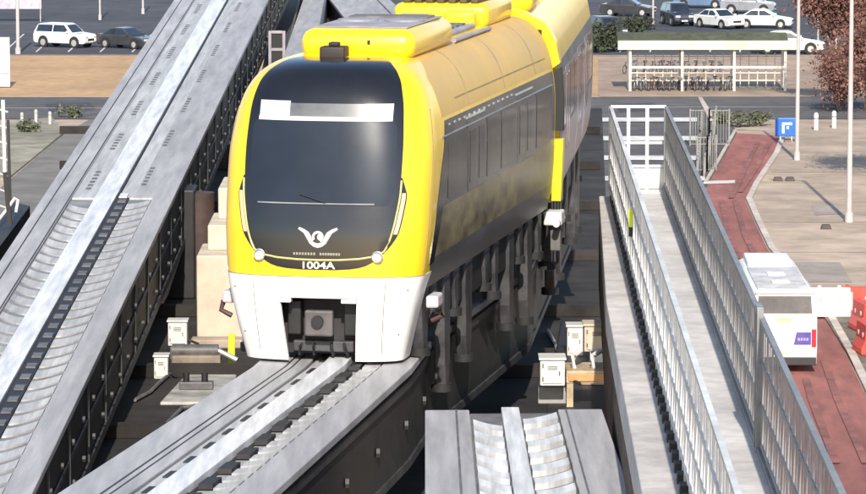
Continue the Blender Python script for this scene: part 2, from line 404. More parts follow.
# --- beam under the train
zb = ZB - .05
Lp = [at(104 - 1.54 * 14, 477, zb), at(252, 367, zb)]
Rp = [at(306 - 1.10 * 14, 477, zb), at(412, 367, zb)]
def up(p): return (p.x, p.y, zb)
pL = [up(Lp[0] + (Lp[0] - Lp[1]) * .6), up(Lp[0]), up(Lp[1])]; pR = [up(Rp[0] + (Rp[0] - Rp[1]) * .6), up(Rp[0]), up(Rp[1])]
for yy in (3.0, L1):
    a = tr(-1.12, yy); b = tr(1.12, yy); pL.append((a.x, a.y, zb)); pR.append((b.x, b.y, zb))
for (oo, yw, yy) in ((o2, YAW2, L2), (j2v, YAW3, L3), (j2v, YAW3, L3 + 60)):
    a = tr(-1.12, yy, yw, oo); b = tr(1.12, yy, yw, oo); pL.append((a.x, a.y, zb)); pR.append((b.x, b.y, zb))
tw = Way(pL, pR); org = pR[1]
dF = tw.cum[2] + 1.2
t = thing('guideway_beam', 'grey guideway beam carrying the yellow train, toothed white centre strip leading to its nose', 'guideway', org)
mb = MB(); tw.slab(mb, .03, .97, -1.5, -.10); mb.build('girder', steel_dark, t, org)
mb = MB(); tw.slab(mb, 0, .33, -.11, 0); tw.slab(mb, .80, 1, -.11, 0); tw.slab(mb, .33, .80, -.12, -.07); mb.build('deck', beam_top, t, org, bevel=.015)
mb = MB(); tw.slab(mb, .44, .585, -.08, .05, 0, dF); mb.build('centre_strip', strip_white, t, org, bevel=.01)
mb = MB(); tw.slab(mb, .20, .212, -.01, .004, 0, dF); tw.slab(mb, .245, .255, -.01, .004, 0, dF); tw.slab(mb, .585, .605, -.075, -.05, 0, dF); tw.slab(mb, .335, .345, -.075, -.05, 0, dF); mb.build('slot', steel_dark, t, org)
mb = MB(); fingers(tw, mb, .69, .79, .1, dF - .6, .52, .34, .25, -.06, -.01); tw.slab(mb, .345, .44, -.07, -.03, 0, dF)
mb.build('finger_plate', beam_worn, t, org)
d = .2
while d < dF - .5:
    mb = MB(); tw.slab(mb, .375, .432, -.05, -.012, d, d + .42); mb.build('guide_block', steel_dark, t, org)
    mb = MB(); tw.slab(mb, .607, .675, -.05, .015, d + .4, d + .92); mb.build('guide_block', steel_dark, t, org); d += 1.08
mb = MB()
for zz in (-.25, -1.42): tw.slab(mb, .965, .985, zz - .06, zz + .06)
bolts(tw, mb, .985, (-.8,), 0, tw.cum[3], 2.4, 0, .07)
mb.build('side_rib', M('rib_dark', (.05, .048, .05), .6, var=.4), t, org)

# --- switch beam stub at the bottom
sl = [at(425, 490, ZB), at(425, 410, ZB)]; sr = [at(630, 490, ZB), at(602, 409, ZB)]
sw = Way([(p.x, p.y, ZB) for p in (sl[0] + (sl[0] - sl[1]), sl[0], sl[1])], [(p.x, p.y, ZB) for p in (sr[0] + (sr[0] - sr[1]), sr[0], sr[1])])
org = (sr[1].x, sr[1].y, ZB)
t = thing('switch_beam', 'short stub of grey switch beam with white chevron finger plates, cut off beside the train', 'guideway', org)
mb = MB(); sw.slab(mb, .02, .98, -1.6, -.10); mb.build('girder', steel_dark, t, org)
mb = MB(); sw.slab(mb, 0, .25, -.11, 0); sw.slab(mb, .75, 1, -.11, 0); sw.slab(mb, .25, .75, -.12, -.06); mb.build('deck', beam_top, t, org, bevel=.015)
mb = MB(); sw.slab(mb, .43, .53, -.07, .035, 0, sw.len + .0); mb.build('centre_strip', strip_white, t, org, bevel=.01)
mb = MB(); fingers(sw, mb, .265, .42, .1, sw.len - .75, .88, .44, -.55, -.06, .03); fingers(sw, mb, .54, .735, .1, sw.len - .75, .88, .44, .55, -.06, .03)
mb.build('finger_plate', strip_white, t, org)
mb = MB(); sw.slab(mb, .255, .745, -.075, -.045, 0, sw.len - .05); mb.build('finger_bed', M('bed_grey', (.16, .155, .155), .6, var=.3), t, org)
mb = MB(); sw.slab(mb, .17, .182, -.01, .005); sw.slab(mb, .79, .80, -.01, .005); mb.build('slot', steel_mid, t, org)

# --- narrow beam and dark cable walkway behind the train
zn = 14.9
nb = Way([tuple(at(276, 78, zn)), tuple(at(303, 0, zn)), ext(tuple(at(276, 78, zn)), tuple(at(303, 0, zn)), 2)],
         [tuple(at(310, 78, zn)), tuple(at(324, 0, zn)), ext(tuple(at(310, 78, zn)), tuple(at(324, 0, zn)), 2)])
mb = MB(); nb.slab(mb, 0, 1, -1.4, 0, 0)
o = mb.build('guideway_beam', beam_top, None, None, bevel=.02); tag(o, 'narrow pale guideway beam seen between the left guideway and the train roof', 'guideway')
zw = 14.0
cw = Way([tuple(at(262, 75, zw)), tuple(at(277, 0, zw)), ext(tuple(at(262, 75, zw)), tuple(at(277, 0, zw)), 2)],
         [tuple(at(283, 75, zw)), tuple(at(301, 0, zw)), ext(tuple(at(283, 75, zw)), tuple(at(301, 0, zw)), 2)])
mb = MB(); cw.slab(mb, 0, 1, -.5, 0)
t0 = thing('cable_walkway', 'dark grating walkway squeezed between the left guideway and the narrow pale beam', 'walkway', cw.p(.5, 0))
mb.build('grating', M('grating_dark', (0.075, 0.072, 0.078), .7, var=.4, scale=3, stretch=(8, .6, 1)), t0, cw.p(.5, 0))
mb = MB(); cw.slab(mb, 0, .08, -.02, .15); cw.slab(mb, .92, 1, -.02, .15); mb.build('edge_rail', steel_mid, t0, cw.p(.5, 0))

# ------------------------------------------------------------------ switch platform and machinery
def pix_poly(pix, z): return [(at(x, y, z).x, at(x, y, z).y) for x, y in pix]
ZP = 12.0
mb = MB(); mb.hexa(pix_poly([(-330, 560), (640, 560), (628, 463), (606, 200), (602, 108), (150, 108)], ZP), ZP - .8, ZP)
t = thing('switch_platform', 'steel platform floor, coloured dark for shade beneath the guideway beams and machinery cabinets', 'platform', at(300, 300, ZP))
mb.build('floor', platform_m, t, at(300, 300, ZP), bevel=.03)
for X in (-7, 1.5):
    for Y in (72, 100, 126):
        mb = MB(); mb.box(X - .6, X + .6, Y - .6, Y + .6, 0, ZP - .8); mb.build('column', concrete, t, at(300, 300, ZP))
for py in (130, 165, 205, 255, 310, 370, 430):
    a = at(60, py, ZP + .12); b = at(600, py, ZP + .12); MB().bar(a, b, .3, .22).build('sleeper', platform_m, t, at(300, 300, ZP))

def boxpx(name, label, cat, x0, x1, ytop, ybot, zb, depth, mat, lid=True, door=True, group=None):
    a = at(x0, ybot, zb); b = at(x1, ybot, zb); s = FPX / (a - CAM).dot(FW); h = (ybot - ytop) / s * 1.005
    wd = b.x - a.x; t = thing(name, label, cat, ((a.x + b.x) / 2, a.y, zb), 0, group)
    MB().box(-wd/2, wd/2, 0, depth, 0, h).build('body', mat, t, bevel=.02)
    if door:
        MB().box(-wd*.40, wd*.40, -.018, -.002, h*.1, h*.86).build('door', mat, t, bevel=.006)
        MB().box(wd*.26, wd*.30, -.035, -.018, h*.42, h*.58).build('handle', steel_dark, t)
    if door:
        for q in (.2, .72): MB().box(-wd*.41, -wd*.36, -.03, -.016, h*q, h*q + .06).build('hinge', steel_mid, t)
        for q in range(3): MB().box(-wd*.2, wd*.2, -.026, -.017, h*(.64 + q*.06), h*(.66 + q*.06)).build('vent', steel_mid, t)
        MB().tube([(wd*.3, depth*.5, .1), (wd*.75, depth*.4, .07), (wd*1.1, depth*.1, .03)], .025, 6).build('conduit', rubber, t)
    if lid: MB().box(-wd/2-.02, wd/2+.02, -.03, depth+.02, h, h+.035).build('lid', mat, t, bevel=.01)
    return t
ZM = 13.3
mb = MB(); mb.hexa(pix_poly([(545, 420), (612, 420), (606, 322), (560, 322)], ZM), ZP, ZM)
tag(mb.build('machine_deck', steel_dark, None, None, bevel=.03), 'dark raised steel deck that carries the pale cabinets right of the train', 'deck')
boxpx('control_cabinet', 'cream control cabinet nearest the chevron stub, left of the tan steel frame', 'cabinet', 540, 565, 360, 386, ZM + .35, .5, cab_white)
boxpx('concrete_plinth', 'low grey plinth carrying the cream control cabinet', 'plinth', 538, 572, 387, 404, ZM, .6, M('plinth_grey', (.36, .35, .34), .8), lid=False, door=False)
boxpx('control_cabinet', 'small pale grey cabinet behind the tan frame, left of the cream junction box', 'cabinet', 567, 583, 327, 356, ZM, .4, cab_white)
boxpx('junction_box', 'bright cream junction box at the foot of the walkway ledge', 'cabinet', 584, 611, 326, 352, ZM + .3, .5, cream)
boxpx('junction_box_stand', 'narrow pale stand under the bright cream junction box', 'stand', 590, 607, 352, 374, ZM, .4, cab_white, lid=False, door=False)
a = at(566, 407, ZM); b = at(621, 407, ZM); s = FPX / (a - CAM).dot(FW); wd = b.x - a.x
t = thing('steel_frame', 'tan painted steel frame on legs between the control cabinet and the walkway', 'steel frame', ((a.x + b.x) / 2, a.y, ZM))
MB().box(-wd/2, wd/2, 0, .9, .36, .56).build('top_plate', tan_steel, t, bevel=.02)
MB().box(-wd/2 + .04, wd/2 - .04, -.03, 0.0, .40, .52).build('front_rail', M('rail_orange', (.55, .30, .12), .6), t, bevel=.01)
for x in (-wd/2 + .06, wd/2 - .06):
    for y in (.06, .84): MB().box(x - .05, x + .05, y - .05, y + .05, 0, .36).build('leg', tan_steel, t)
mb = MB(); 
for x in (-.3, 0, .3): mb.tube([(x, .3, .56), (x, .3, .75), (x + .12, .5, .8)], .045, 8)
mb.build('pipe', cab_white, t, smooth=40)
t = thing('concrete_block', 'rough pale concrete block wedged between the cream box and the tan frame', 'block', at(598, 384, ZM))
MB().hexa([(-.28, -.1), (.26, -.14), (.3, .3), (-.3, .28)], 0, .32, [(-.24, -.06), (.22, -.1), (.25, .26), (-.26, .24)]).build('block', cream, t, bevel=.03)
MB().tube([(-.1, .1, .32), (-.1, .1, .5), (.1, .1, .5), (.1, .1, .32)], .025, 8).build('lifting_loop', steel_dark, t)
boxpx('control_cabinet', 'small white cabinet left of the train beyond the worn plate, taller of two', 'cabinet', 168, 187, 322, 346, ZP + .25, .35, cab_white)
boxpx('control_cabinet', 'lower white cabinet at the dark edge left of the train guideway', 'cabinet', 154, 168, 357, 379, ZP, .35, cab_white)
boxpx('cabinet_stand', 'dark stand under the taller white cabinet left of the train', 'stand', 170, 184, 347, 360, ZP, .3, steel_mid, lid=False, door=False)
# grey service slab with loose pieces
t = tag(MB().hexa(pix_poly([(160, 402), (230, 402), (238, 368), (186, 374)], ZP + .06), ZP, ZP + .06).build('service_slab', M('slab_grey', (.40, .39, .36), .85, var=.3, scale=2), None, bevel=.02),
        'pale worn service slab on the platform beside the guideway left of the train', 'slab')
t = thing('switch_motor', 'low grey brown switch motor unit on the service slab left of the train', 'machine', at(196, 372, ZP + .06))
MB().box(-.45, .45, 0, .5, 0, .3).build('housing', M('motor_brown', (.28, .22, .17), .7, var=.3), t, bevel=.03)
MB().tube([(-.45, .25, .36), (.4, .25, .36)], .12, 12).build('motor', steel_mid, t, smooth=40)
MB().tube([(.4, .25, .36), (.75, .15, .2)], .05, 8).build('drive_rod', silver, t, smooth=40)
t = thing('valve_unit', 'small dark valve unit lying on the service slab by the beam edge', 'machine', at(196, 390, ZP + .06))
MB().box(-.3, .3, 0, .25, 0, .14).build('base', steel_mid, t, bevel=.02)
for x in (-.18, .15): MB().tube([(x, .12, .14), (x, .12, .3)], .06, 10).build('valve', steel_dark, t, smooth=40)
for k, (pix, lab) in enumerate((([(150, 440), (172, 418), (182, 408), (205, 404)], 'slack black cable on the platform below the service slab'), ([(135, 400), (150, 392), (158, 384), (176, 368)], 'black cable looping to the two white cabinets left of the train'), ([(548, 330), (556, 345), (561, 365), (556, 392)], 'grey cable on the platform under the right flank of the train'))):
    pts = [at(x, y, ZP + .05) for x, y in pix]
    tag(MB().tube([tuple(q) for q in pts], .035, 6).build('cable', (steel_mid, steel_mid, roof_grey)[k], None), lab, 'cable')
# high-visibility marker post
p = at(231, 372, ZP)
t = thing('marker_post', 'fluorescent yellow green marker post just left of the train skirt', 'marker post', p)
MB().hexa([(-.07, -.03), (.07, -.03), (.07, .03), (-.07, .03)], .05, .72, [(-.04, -.03), (.08, -.03), (.08, .03), (-.04, .03)]).build('panel', hivis, t, bevel=.01)
MB().box(-.14, .14, -.12, .12, 0, .05).build('base', rubber, t)

# stepped cream pier left of the train
p = at(214, 345, ZP); s = FPX / (p - CAM).dot(FW)
t = thing('stepped_pier', 'stepped cream concrete pier rising beside the left flank of the train', 'pier', (p.x, p.y, ZP))
MB().box(-17/s, 40/s, 0, 2.0, 0, 90/s).build('block', cream, t, bevel=.03)
MB().box(-8/s, 40/s, .8, 3.0, 90/s + .002, 116/s).build('block', cream, t, bevel=.03)
MB().box(0, 40/s, 1.8, 4.0, 116/s + .002, 148/s).build('block', cream, t, bevel=.03)
MB().box(-22/s, 30/s, -.5, -.002, 0, 9/s).build('footing', M('footing_tan', (.36, .29, .23), .85), t, bevel=.03)
# dark pier wall under the left beam
p = at(178, 340, ZP)
t = thing('pier_wall', 'dark brown round edged steel column left of the stepped cream pier', 'column', (p.x, p.y + 6, ZP))
MB().box(-1.5, -.02, 0, 1.2, 0, 2.3).build('web', steel_dark, t, bevel=.04)
MB().tube([(.05, .5, 0), (.05, .5, 2.2)], .32, 16).build('column', M('column_brown', (.07, .042, .036), .7, var=.3), t, smooth=40)
# frame signs
def frame_sign(px, pyt, pyb, z, wpx, label, mat):
    p = at(px, pyb, z); s = FPX / (p - CAM).dot(FW); h = (pyb - pyt) / s; wd = wpx / s; th = .09
    t = thing('signal_frame', label, 'signal frame', p)
    mb = MB()
    for x in (-wd/2, wd/2): mb.box(x - th/2, x + th/2, -.05, .05, 0, h)
    for k in (0.02, .5, .97): mb.box(-wd/2 + th/2, wd/2 - th/2, -.04, .04, h*k - th/2 + (th/2 if k < .1 else 0), h*k + th/2)
    mb.build('frame', mat, t, bevel=.01)
    MB().box(-wd/2 + th/2, wd/2 - th/2, .0, .03, .1, h*.93).build('backing', steel_dark, t)
    return t
frame_sign(225, 118, 167, ZP, 21, 'pale two pane signal frame on the platform behind the left edge of the train', M('frame_pale', (.55, .52, .52), .6))
frame_sign(277, 31, 68, 14.0, 14, 'pale lilac signal frame on the dark grating walkway above the train', M('frame_lilac', (.36, .32, .36), .6))

# ------------------------------------------------------------------ the train
NEXP = 2.7
wT = [(0, 1.16), (.5, 1.28), (1.0, 1.40), (1.3, 1.47), (2.0, 1.52), (2.9, 1.53), (3.4, 1.48), (3.75, 1.39), (3.97, 1.28), (4.14, 1.13), (4.24, .97), (4.30, .76), (4.33, .45)]
yT = [(0, .14), (.6, .04), (1.2, 0), (1.8, .03), (2.3, .11), (3.0, .27), (3.5, .42), (3.85, .56), (4.08, .74), (4.19, .93), (4.27, 1.25), (4.30, 1.6), (4.33, 2.3)]
rT = [(0, .42), (1.0, .55), (1.3, .72), (2.5, .85), (3.5, .95), (4.2, .95), (4.33, .6)]
def wz(z): return interp(wT, z)
def f_front(x, z):
    wv = wz(z); q = min(abs(x) / wv, 1)
    return interp(yT, z) + interp(rT, z) * (1 - (1 - q ** NEXP) ** (1 / NEXP))
def a_of(x, z):
    q = min(abs(x) / wz(z), 1); return math.copysign(math.asin(q ** (NEXP / 2)), x)
def p_of(a, z, off=0.0):
    wv = wz(z); x = math.copysign(wv * abs(math.sin(a)) ** (2 / NEXP), a)
    y = interp(yT, z) + interp(rT, z) * (1 - abs(math.cos(a)) ** (2 / NEXP))
    if off:                                   # push out along the local plan normal and slope
        e = .01
        x2 = min(abs(x) + e, wv * .9995); x1 = max(abs(x2) - 2 * e, 0)
        dx = (f_front(x2, z) - f_front(x1, z)) / max(x2 - x1, 1e-5) * (1 if x >= 0 else -1)
        dz = (f_front(min(abs(x), wv * .98), min(z + e, 4.325)) - f_front(min(abs(x), wv * .98), z - e)) / (min(z + e, 4.325) - z + e)
        n = Vector((dx, -1, dz)).normalized(); x += n.x * off; y += n.y * off; z += n.z * off
    return (x, y, z)

def patch(zs, xl, xr, nc, off, thick=.03, ext_l=0, ext_r=0):
    """skin of the nose between xl(z) and xr(z), with a returned rim"""
    mb = MB(); F = []; B = []
    for z in zs:
        al, ar = a_of(xl(z), z), a_of(xr(z), z); rf_, rb_ = [], []
        if ext_l: rf_.append((-wz(z) - off, interp(yT, z) + interp(rT, z) + ext_l, z)); rb_.append((-wz(z) - off + thick, interp(yT, z) + interp(rT, z) + ext_l, z))
        for k in range(nc + 1):
            a = al + (ar - al) * k / nc
            rf_.append(p_of(a, z, off)); q = p_of(a, z, off - thick); rb_.append(q)
        if ext_r: rf_.append((wz(z) + off, interp(yT, z) + interp(rT, z) + ext_r, z)); rb_.append((wz(z) + off - thick, interp(yT, z) + interp(rT, z) + ext_r, z))
        F.append(rf_); B.append(rb_)
    mb.grid(F); 
    mb.grid([F[0], B[0]]); mb.grid([F[-1], B[-1]])
    mb.grid([[r[0] for r in F], [r[0] for r in B]]); mb.grid([[r[-1] for r in F], [r[-1] for r in B]])
    bm_ = mb; return bm_
def weld(o, dist=.0008):
    bm = bmesh.new(); bm.from_mesh(o.data); bmesh.ops.remove_doubles(bm, verts=bm.verts, dist=dist)
    bmesh.ops.recalc_face_normals(bm, faces=bm.faces)
    bm.to_mesh(o.data); bm.free()
    o.data.polygons.foreach_set('use_smooth', [True] * len(o.data.polygons)); o.data.set_sharp_from_angle(angle=R(35)); return o
def rng(a, b, n): return [a + (b - a) * i / n for i in range(n + 1)]

train = thing('monorail_train', 'yellow and white monorail train with black windscreen coming down the guideway', 'train', (nose.x, nose.y, ZB), -PSI)
# front car body shell (yellow)
mb = MB(); rings = []
zs = rng(1.235, 3.6, 20) + [3.7, 3.8, 3.9, 3.97, 4.03, 4.09, 4.14, 4.18, 4.215, 4.245, 4.27, 4.29, 4.305, 4.32, 4.33]
for z in zs:
    ring = [(-wz(z), L1, z), (-wz(z), L1 * .5, z)]
    for k in range(49): ring.append(p_of(-math.pi/2 + math.pi * k / 48, z))
    ring += [(wz(z), L1 * .5, z), (wz(z), L1, z)]
    rings.append(ring)
mb.grid(rings); n = len(mb.v) - len(rings[-1]); mb.f.append(tuple(range(n, len(mb.v))))
mb.f.append(tuple(i * len(rings[0]) for i in range(len(rings))) + tuple(i * len(rings[0]) + len(rings[0]) - 1 for i in reversed(range(len(rings)))))
car = weld(mb.build('car_body', yellow, train))
# white skirt with coupler opening
opn_t = .93
zsk = rng(0, opn_t, 8)
xo = lambda z: -.57 + .10 * (1 - z / opn_t); xo2 = lambda z: .57 - .05 * (1 - z / opn_t)
for o_ in (patch(zsk, lambda z: -wz(z), xo, 16, .012, .05, ext_l=.35), patch(zsk, xo2, lambda z: wz(z), 16, .012, .05, ext_r=.35),
           patch(rng(opn_t + .001, 1.232, 4), lambda z: -wz(z), lambda z: wz(z), 40, .012, .05, ext_l=.35, ext_r=.35)):
    weld(o_.build('front_skirt', white, car))
# black mask
mk = [(1.345, .25), (1.365, .52), (1.41, .70), (1.49, .83), (1.62, .95), (1.8, 1.03), (2.1, 1.10), (2.5, 1.15), (3.0, 1.16), (3.6, 1.13), (3.97, 1.05), (4.13, .95), (4.21, .85), (4.27, .74), (4.295, .60)]
mzs = [1.345, 1.35, 1.36, 1.38, 1.41, 1.45, 1.49, 1.54] + rng(1.6, 3.6, 26) + [3.7, 3.8, 3.9, 3.97, 4.03, 4.09, 4.14, 4.18, 4.215, 4.24, 4.26, 4.28, 4.295]
hw = lambda z: interp(mk, z)
weld(patch(mzs, lambda z: -hw(z), hw, 36, .010).build('front_mask', black_gloss, car))
# windscreen
ws = [(2.27, .98), (2.32, 1.02), (2.6, 1.06), (3.3, 1.06), (3.42, 1.04), (3.46, 1.0)]
wso = weld(patch(rng(2.27, 3.46, 18), lambda z: -interp(ws, z), lambda z: interp(ws, z), 30, .02).build('windscreen', wind_glass, car))
weld(patch([3.455, 3.515], lambda z: -.97, lambda z: .99, 24, .028).build('sun_blind', M('blind_white', (.56, .55, .54), .5, var=.06), car))
weld(patch(rng(3.516, 3.73, 3), lambda z: -.96, lambda z: -.50, 8, .028).build('sun_blind', M('blind_white', (.56, .55, .54), .5, var=.06), car))
weld(patch(rng(3.516, 3.70, 3), lambda z: .60, lambda z: .99, 8, .028).build('sun_blind', M('blind_white', (.56, .55, .54), .5, var=.06), car))
weld(patch(rng(3.517, 3.70, 3), lambda z: -.499, lambda z: .599, 12, .024).build('destination_display', M('display_grey', (.13, .14, .15), .35, var=.2), car))
weld(patch([2.28, 2.298], lambda z: -.92, lambda z: .80, 24, .026).build('windscreen_sill', M('sill_grey', (.22, .22, .23), .5), car))
# wiper
mb = MB(); mb.tube([p_of(a_of(.1, 2.3), 2.3, .05), p_of(a_of(-.28, 2.42), 2.42, .05)], .007, 6); mb.build('wiper', rubber, car)
# LED line, lamps
sm = []
led = [(-(hw(z) + .005), z) for z in rng(2.62, 1.62, 14)] + [(-.90, 1.585), (-.78, 1.54), (-.6, 1.51), (-.3, 1.49), (0, 1.485)]
led = led + [(-x, z) for x, z in led[:-1][::-1]]
for x, z in led: sm.append(p_of(a_of(x, z), z, .018))
MB().tube(sm, .015, 6).build('light_line', led_olive, car, smooth=50)
for s in (-1, 1):
    tap = lambda z: max(0, min(1, (2.66 - z) / .25, (z - 1.56) / .3))
    bz = rng(1.56, 2.66, 14)
    o1 = lambda z: hw(z) + .015 + .085 * tap(z)
    weld(patch(bz, (lambda z: hw(z) - .02) if s > 0 else (lambda z: -o1(z)), o1 if s > 0 else (lambda z: -hw(z) + .02), 5, .012).build('lamp_surround', black_gloss, car))
    i1 = lambda z: hw(z) + .028; i2 = lambda z: hw(z) + .035 + .045 * tap(z)
    weld(patch(rng(1.86, 2.44, 8), i1 if s > 0 else (lambda z: -i2(z)), i2 if s > 0 else (lambda z: -i1(z)), 3, .022).build('marker_light', lamp_amber, car))
    c0 = Vector(p_of(a_of(.86 * s, 1.54), 1.54, .0)); c1 = Vector(p_of(a_of(.86 * s, 1.54), 1.54, .05)); ax = c1 - c0
    h_ = MB().disc(c0, ax, .07, .09, 20).build('headlight', lamp_white, car, smooth=40)
    MB().tube([tuple(c1 + (Vector((math.cos(q), 0, math.sin(q))) * .075)) for q in rng(0, 2 * math.pi * 19 / 20, 19)], .014, 6, closed=True).build('bezel', silver, h_)
# wing emblem
def onface(pts, off, name, mat, thick=.012):
    mb = MB(); n = len(pts)
    a = [p_of(a_of(x, z), z, off) for x, z in pts]; b = [p_of(a_of(x, z), z, off - thick) for x, z in pts]
    mb.v = a + b; mb.f = [tuple(range(n)), tuple(range(2*n - 1, n - 1, -1))] + [(i, (i+1) % n, n + (i+1) % n, n + i) for i in range(n)]
    return mb.build(name, mat, car)
emb_m = M('emblem_silver', (.50, .47, .47), .35, .2, var=.05)
wing = [(0, 1.66), (.06, 1.675), (.12, 1.72), (.16, 1.79), (.21, 1.87), (.295, 1.925), (.275, 1.955), (.20, 1.925), (.135, 1.885), (.10, 1.83), (.09, 1.79), (.06, 1.74), (0, 1.725)]
onface(wing, .022, 'emblem', emb_m); onface([(-x, z) for x, z in wing][::-1], .022, 'emblem', emb_m)
ring_o = [(math.cos(a) * .088, 1.815 + math.sin(a) * .088) for a in rng(R(-60), R(215), 18)]; ring_i = [(math.cos(a) * .05, 1.815 + math.sin(a) * .05) for a in rng(R(215), R(-60), 18)]
onface(ring_o + ring_i, .022, 'emblem', emb_m)
onface([(.035 + math.cos(a) * .045, 1.815 + math.sin(a) * .05) for a in rng(0, 2 * math.pi * 15 / 16, 15)], .024, 'emblem', emb_m)
for x0, x1 in ((-.36, -.02), (.03, .34)):
    for k in range(8):
        xa = x0 + (x1 - x0) * k / 8; onface([(xa, 1.555), (xa + .028, 1.555), (xa + .028, 1.59), (xa, 1.59)], .02, 'small_lettering', M('letter_dull', (.30, .27, .22), .5))
# car number on the nose
cu = bpy.data.curves.new('number', 'FONT'); cu.body = '1004A'; cu.size = .20; cu.align_x = 'CENTER'; cu.extrude = 0; cu.offset = .004
tmp = bpy.data.objects.new('tmp', cu); C.objects.link(tmp); bpy.context.view_layer.update()
dg = bpy.context.evaluated_depsgraph_get(); me = bpy.data.meshes.new_from_object(tmp.evaluated_get(dg)); bpy.data.objects.remove(tmp)
for v in me.vertices:
    x = v.co.x * .95; z = 1.362 + v.co.y * .70; q = p_of(a_of(x, z), z, .018); v.co = q
me.materials.clear(); me.materials.append(M('number_white', (.80, .76, .62), .5)); no = bpy.data.objects.new('car_number', me); C.objects.link(no); no.parent = car
seam_m = M('seam_dark', (.22, .19, .14), .6)
MB().tube([p_of(a, 1.234, .004) for a in rng(-1.5, 1.5, 40)], .010, 5).build('seam', seam_m, car)
for sx in (-1, 1):
    MB().tube([p_of(a_of(sx * (.98 - .08 * (1.2 - z)), z), z, .012) for z in rng(.12, 1.2, 10)], .007, 5).build('seam', seam_m, car)
    MB().tube([p_of(sx * 1.40, z, .003) for z in rng(1.3, 3.6, 16)], .007, 5).build('seam', seam_m, car)
    for z in (.4, 1.05):
        MB().disc(p_of(sx * 1.05, z, .012), Vector(p_of(sx * 1.05, z, .03)) - Vector(p_of(sx * 1.05, z, 0)), .012, .02, 8).build('fastener', seam_m, car)
for yy in (4.0, 7.2, 10.2):
    prof = [(wz(z) + .006, yy, z) for z in rng(3.44, 4.3, 14)]
    MB().tube(prof, .010, 5).build('roof_seam', seam_m, car); MB().tube([(-x, y, z) for x, y, z in prof], .010, 5).build('roof_seam', seam_m, car)
# coupler bay
mb = MB(); mb.box(-.62, .60, .55, .9, .05, .98); mb.build('coupler_bay', M('bay_dark', (.03, .028, .03), .7, var=.4), car)
cp = MB().tube([(0, .55, .52), (0, .12, .52)], .10, 14).build('coupler', skirt_grey, car, smooth=40)
MB().box(-.22, .20, .08, .2, .36, .74).build('coupler_head', M('coupler_grey', (.12, .105, .105), .55, var=.3), cp, bevel=.03)
MB().tube([(-.02, .075, .58), (-.02, .02, .58)], .09, 14).build('coupler_cone', underframe, cp, smooth=40)
MB().box(-.45, .45, .35, .5, .10, .26).build('buffer_beam', skirt_grey, car, bevel=.02)
for x in (-.3, -.12, .12, .3): MB().tube([(x, .4, .26), (x * 1.1, .3, .18), (x * 1.2, .38, .05)], .025, 6).build('hose', rubber, car, smooth=40)
for x in (-.42, .42): MB().box(x - .1, x + .1, .30, .5, .35, .85).build('coupler_panel', underframe, car, bevel=.02)
MB().box(-.57, -.40, -.02, .12, .86, .92).build('step', white, car, bevel=.01); MB().box(.34, .56, .0, .12, .86, .92).build('step', white, car, bevel=.01)
# sides
def side_patch(s, zs, ya, yb, off, thick=.02, cols=10, parent=None, name='panel', mat=None, wfun=wz):
    mb = MB(); F = []; B = []
    for z in zs:
        y0, y1 = ya(z), yb(z); F.append([(s * (wfun(z) + off), y0 + (y1 - y0) * k / cols, z) for k in range(cols + 1)])
        B.append([(s * (wfun(z) + off - thick), y0 + (y1 - y0) * k / cols, z) for k in range(cols + 1)])
    mb.grid(F); mb.grid([F[0], B[0]]); mb.grid([F[-1], B[-1]]); mb.grid([[r[0] for r in F], [r[0] for r in B]]); mb.grid([[r[-1] for r in F], [r[-1] for r in B]])
    return weld(mb.build(name, mat, parent))
cst = lambda v: (lambda z: v)
def yfront(z): return interp(yT, z) + interp(rT, z) + .08 + max(0, (z - 1.5)) * .30
for s in (-1, 1):
    side_patch(s, rng(2.12, 3.36, 10), yfront, cst(L1 - .1), .006, parent=car, name='side_film', mat=side_dark)
    side_patch(s, rng(1.42, 2.12, 6), yfront, cst(L1 - .1), .006, parent=car, name='side_film', mat=side_reflect)  # olive band is a painted reflection, not a second film
    side_patch(s, rng(.98, 1.42, 4), lambda z: yfront(1.42) + .1, cst(L1 - .1), .006, .06, parent=car, name='side_skirt', mat=side_grey)
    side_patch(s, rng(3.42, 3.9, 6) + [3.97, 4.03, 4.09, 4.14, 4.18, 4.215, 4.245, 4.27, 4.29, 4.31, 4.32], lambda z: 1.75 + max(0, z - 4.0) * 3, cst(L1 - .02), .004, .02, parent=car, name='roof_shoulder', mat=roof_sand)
    # cab side glass
    side_patch(s, rng(1.35, 3.3, 8), lambda z: yfront(z) + .005, lambda z: yfront(z) + .32 + .22 * (z - 1.35), .012, parent=car, name='cab_side_glass', mat=side_glass)
    for y0, y1 in ((2.0, 3.5), (5.3, 6.5), (6.6, 7.8), (10.0, 11.6)):
        side_patch(s, rng(2.2, 3.12, 5), cst(y0), cst(y1), .013, parent=car, name='side_window', mat=side_glass)
    for yc in (4.4, 8.9):
        for y0, y1 in ((yc - .75, yc - .012), (yc + .012, yc + .75)):
            d_ = side_patch(s, rng(2.135, 3.2, 6), cst(y0), cst(y1), .014, parent=car, name='door', mat=side_dark)
            side_patch(s, rng(2.25, 3.05, 5), cst(y0 + .14), cst(y1 - .14), .02, parent=d_, name='pane', mat=side_glass)
        side_patch(s, [3.24, 3.27], cst(yc - .8), cst(yc + .8), .02, parent=car, name='door_track', mat=silver)
    side_patch(s, [3.135, 3.155], cst(1.6), cst(L1 - .3), .016, parent=car, name='trim_line', mat=M('trim_pale', (.25, .27, .30), .4))
    for k in range(14):
        side_patch(s, [3.27, 3.30], cst(2.2 + k * .42), cst(2.32 + k * .42), .02, parent=car, name='vent', mat=M('vent_pale', (.34, .34, .35), .4), cols=2)
    # roof edge grooves
    side_patch(s, [3.60, 3.62], cst(3), cst(L1 - .6), .008, parent=car, name='gutter', mat=M('gutter', (.3, .2, .05), .6))
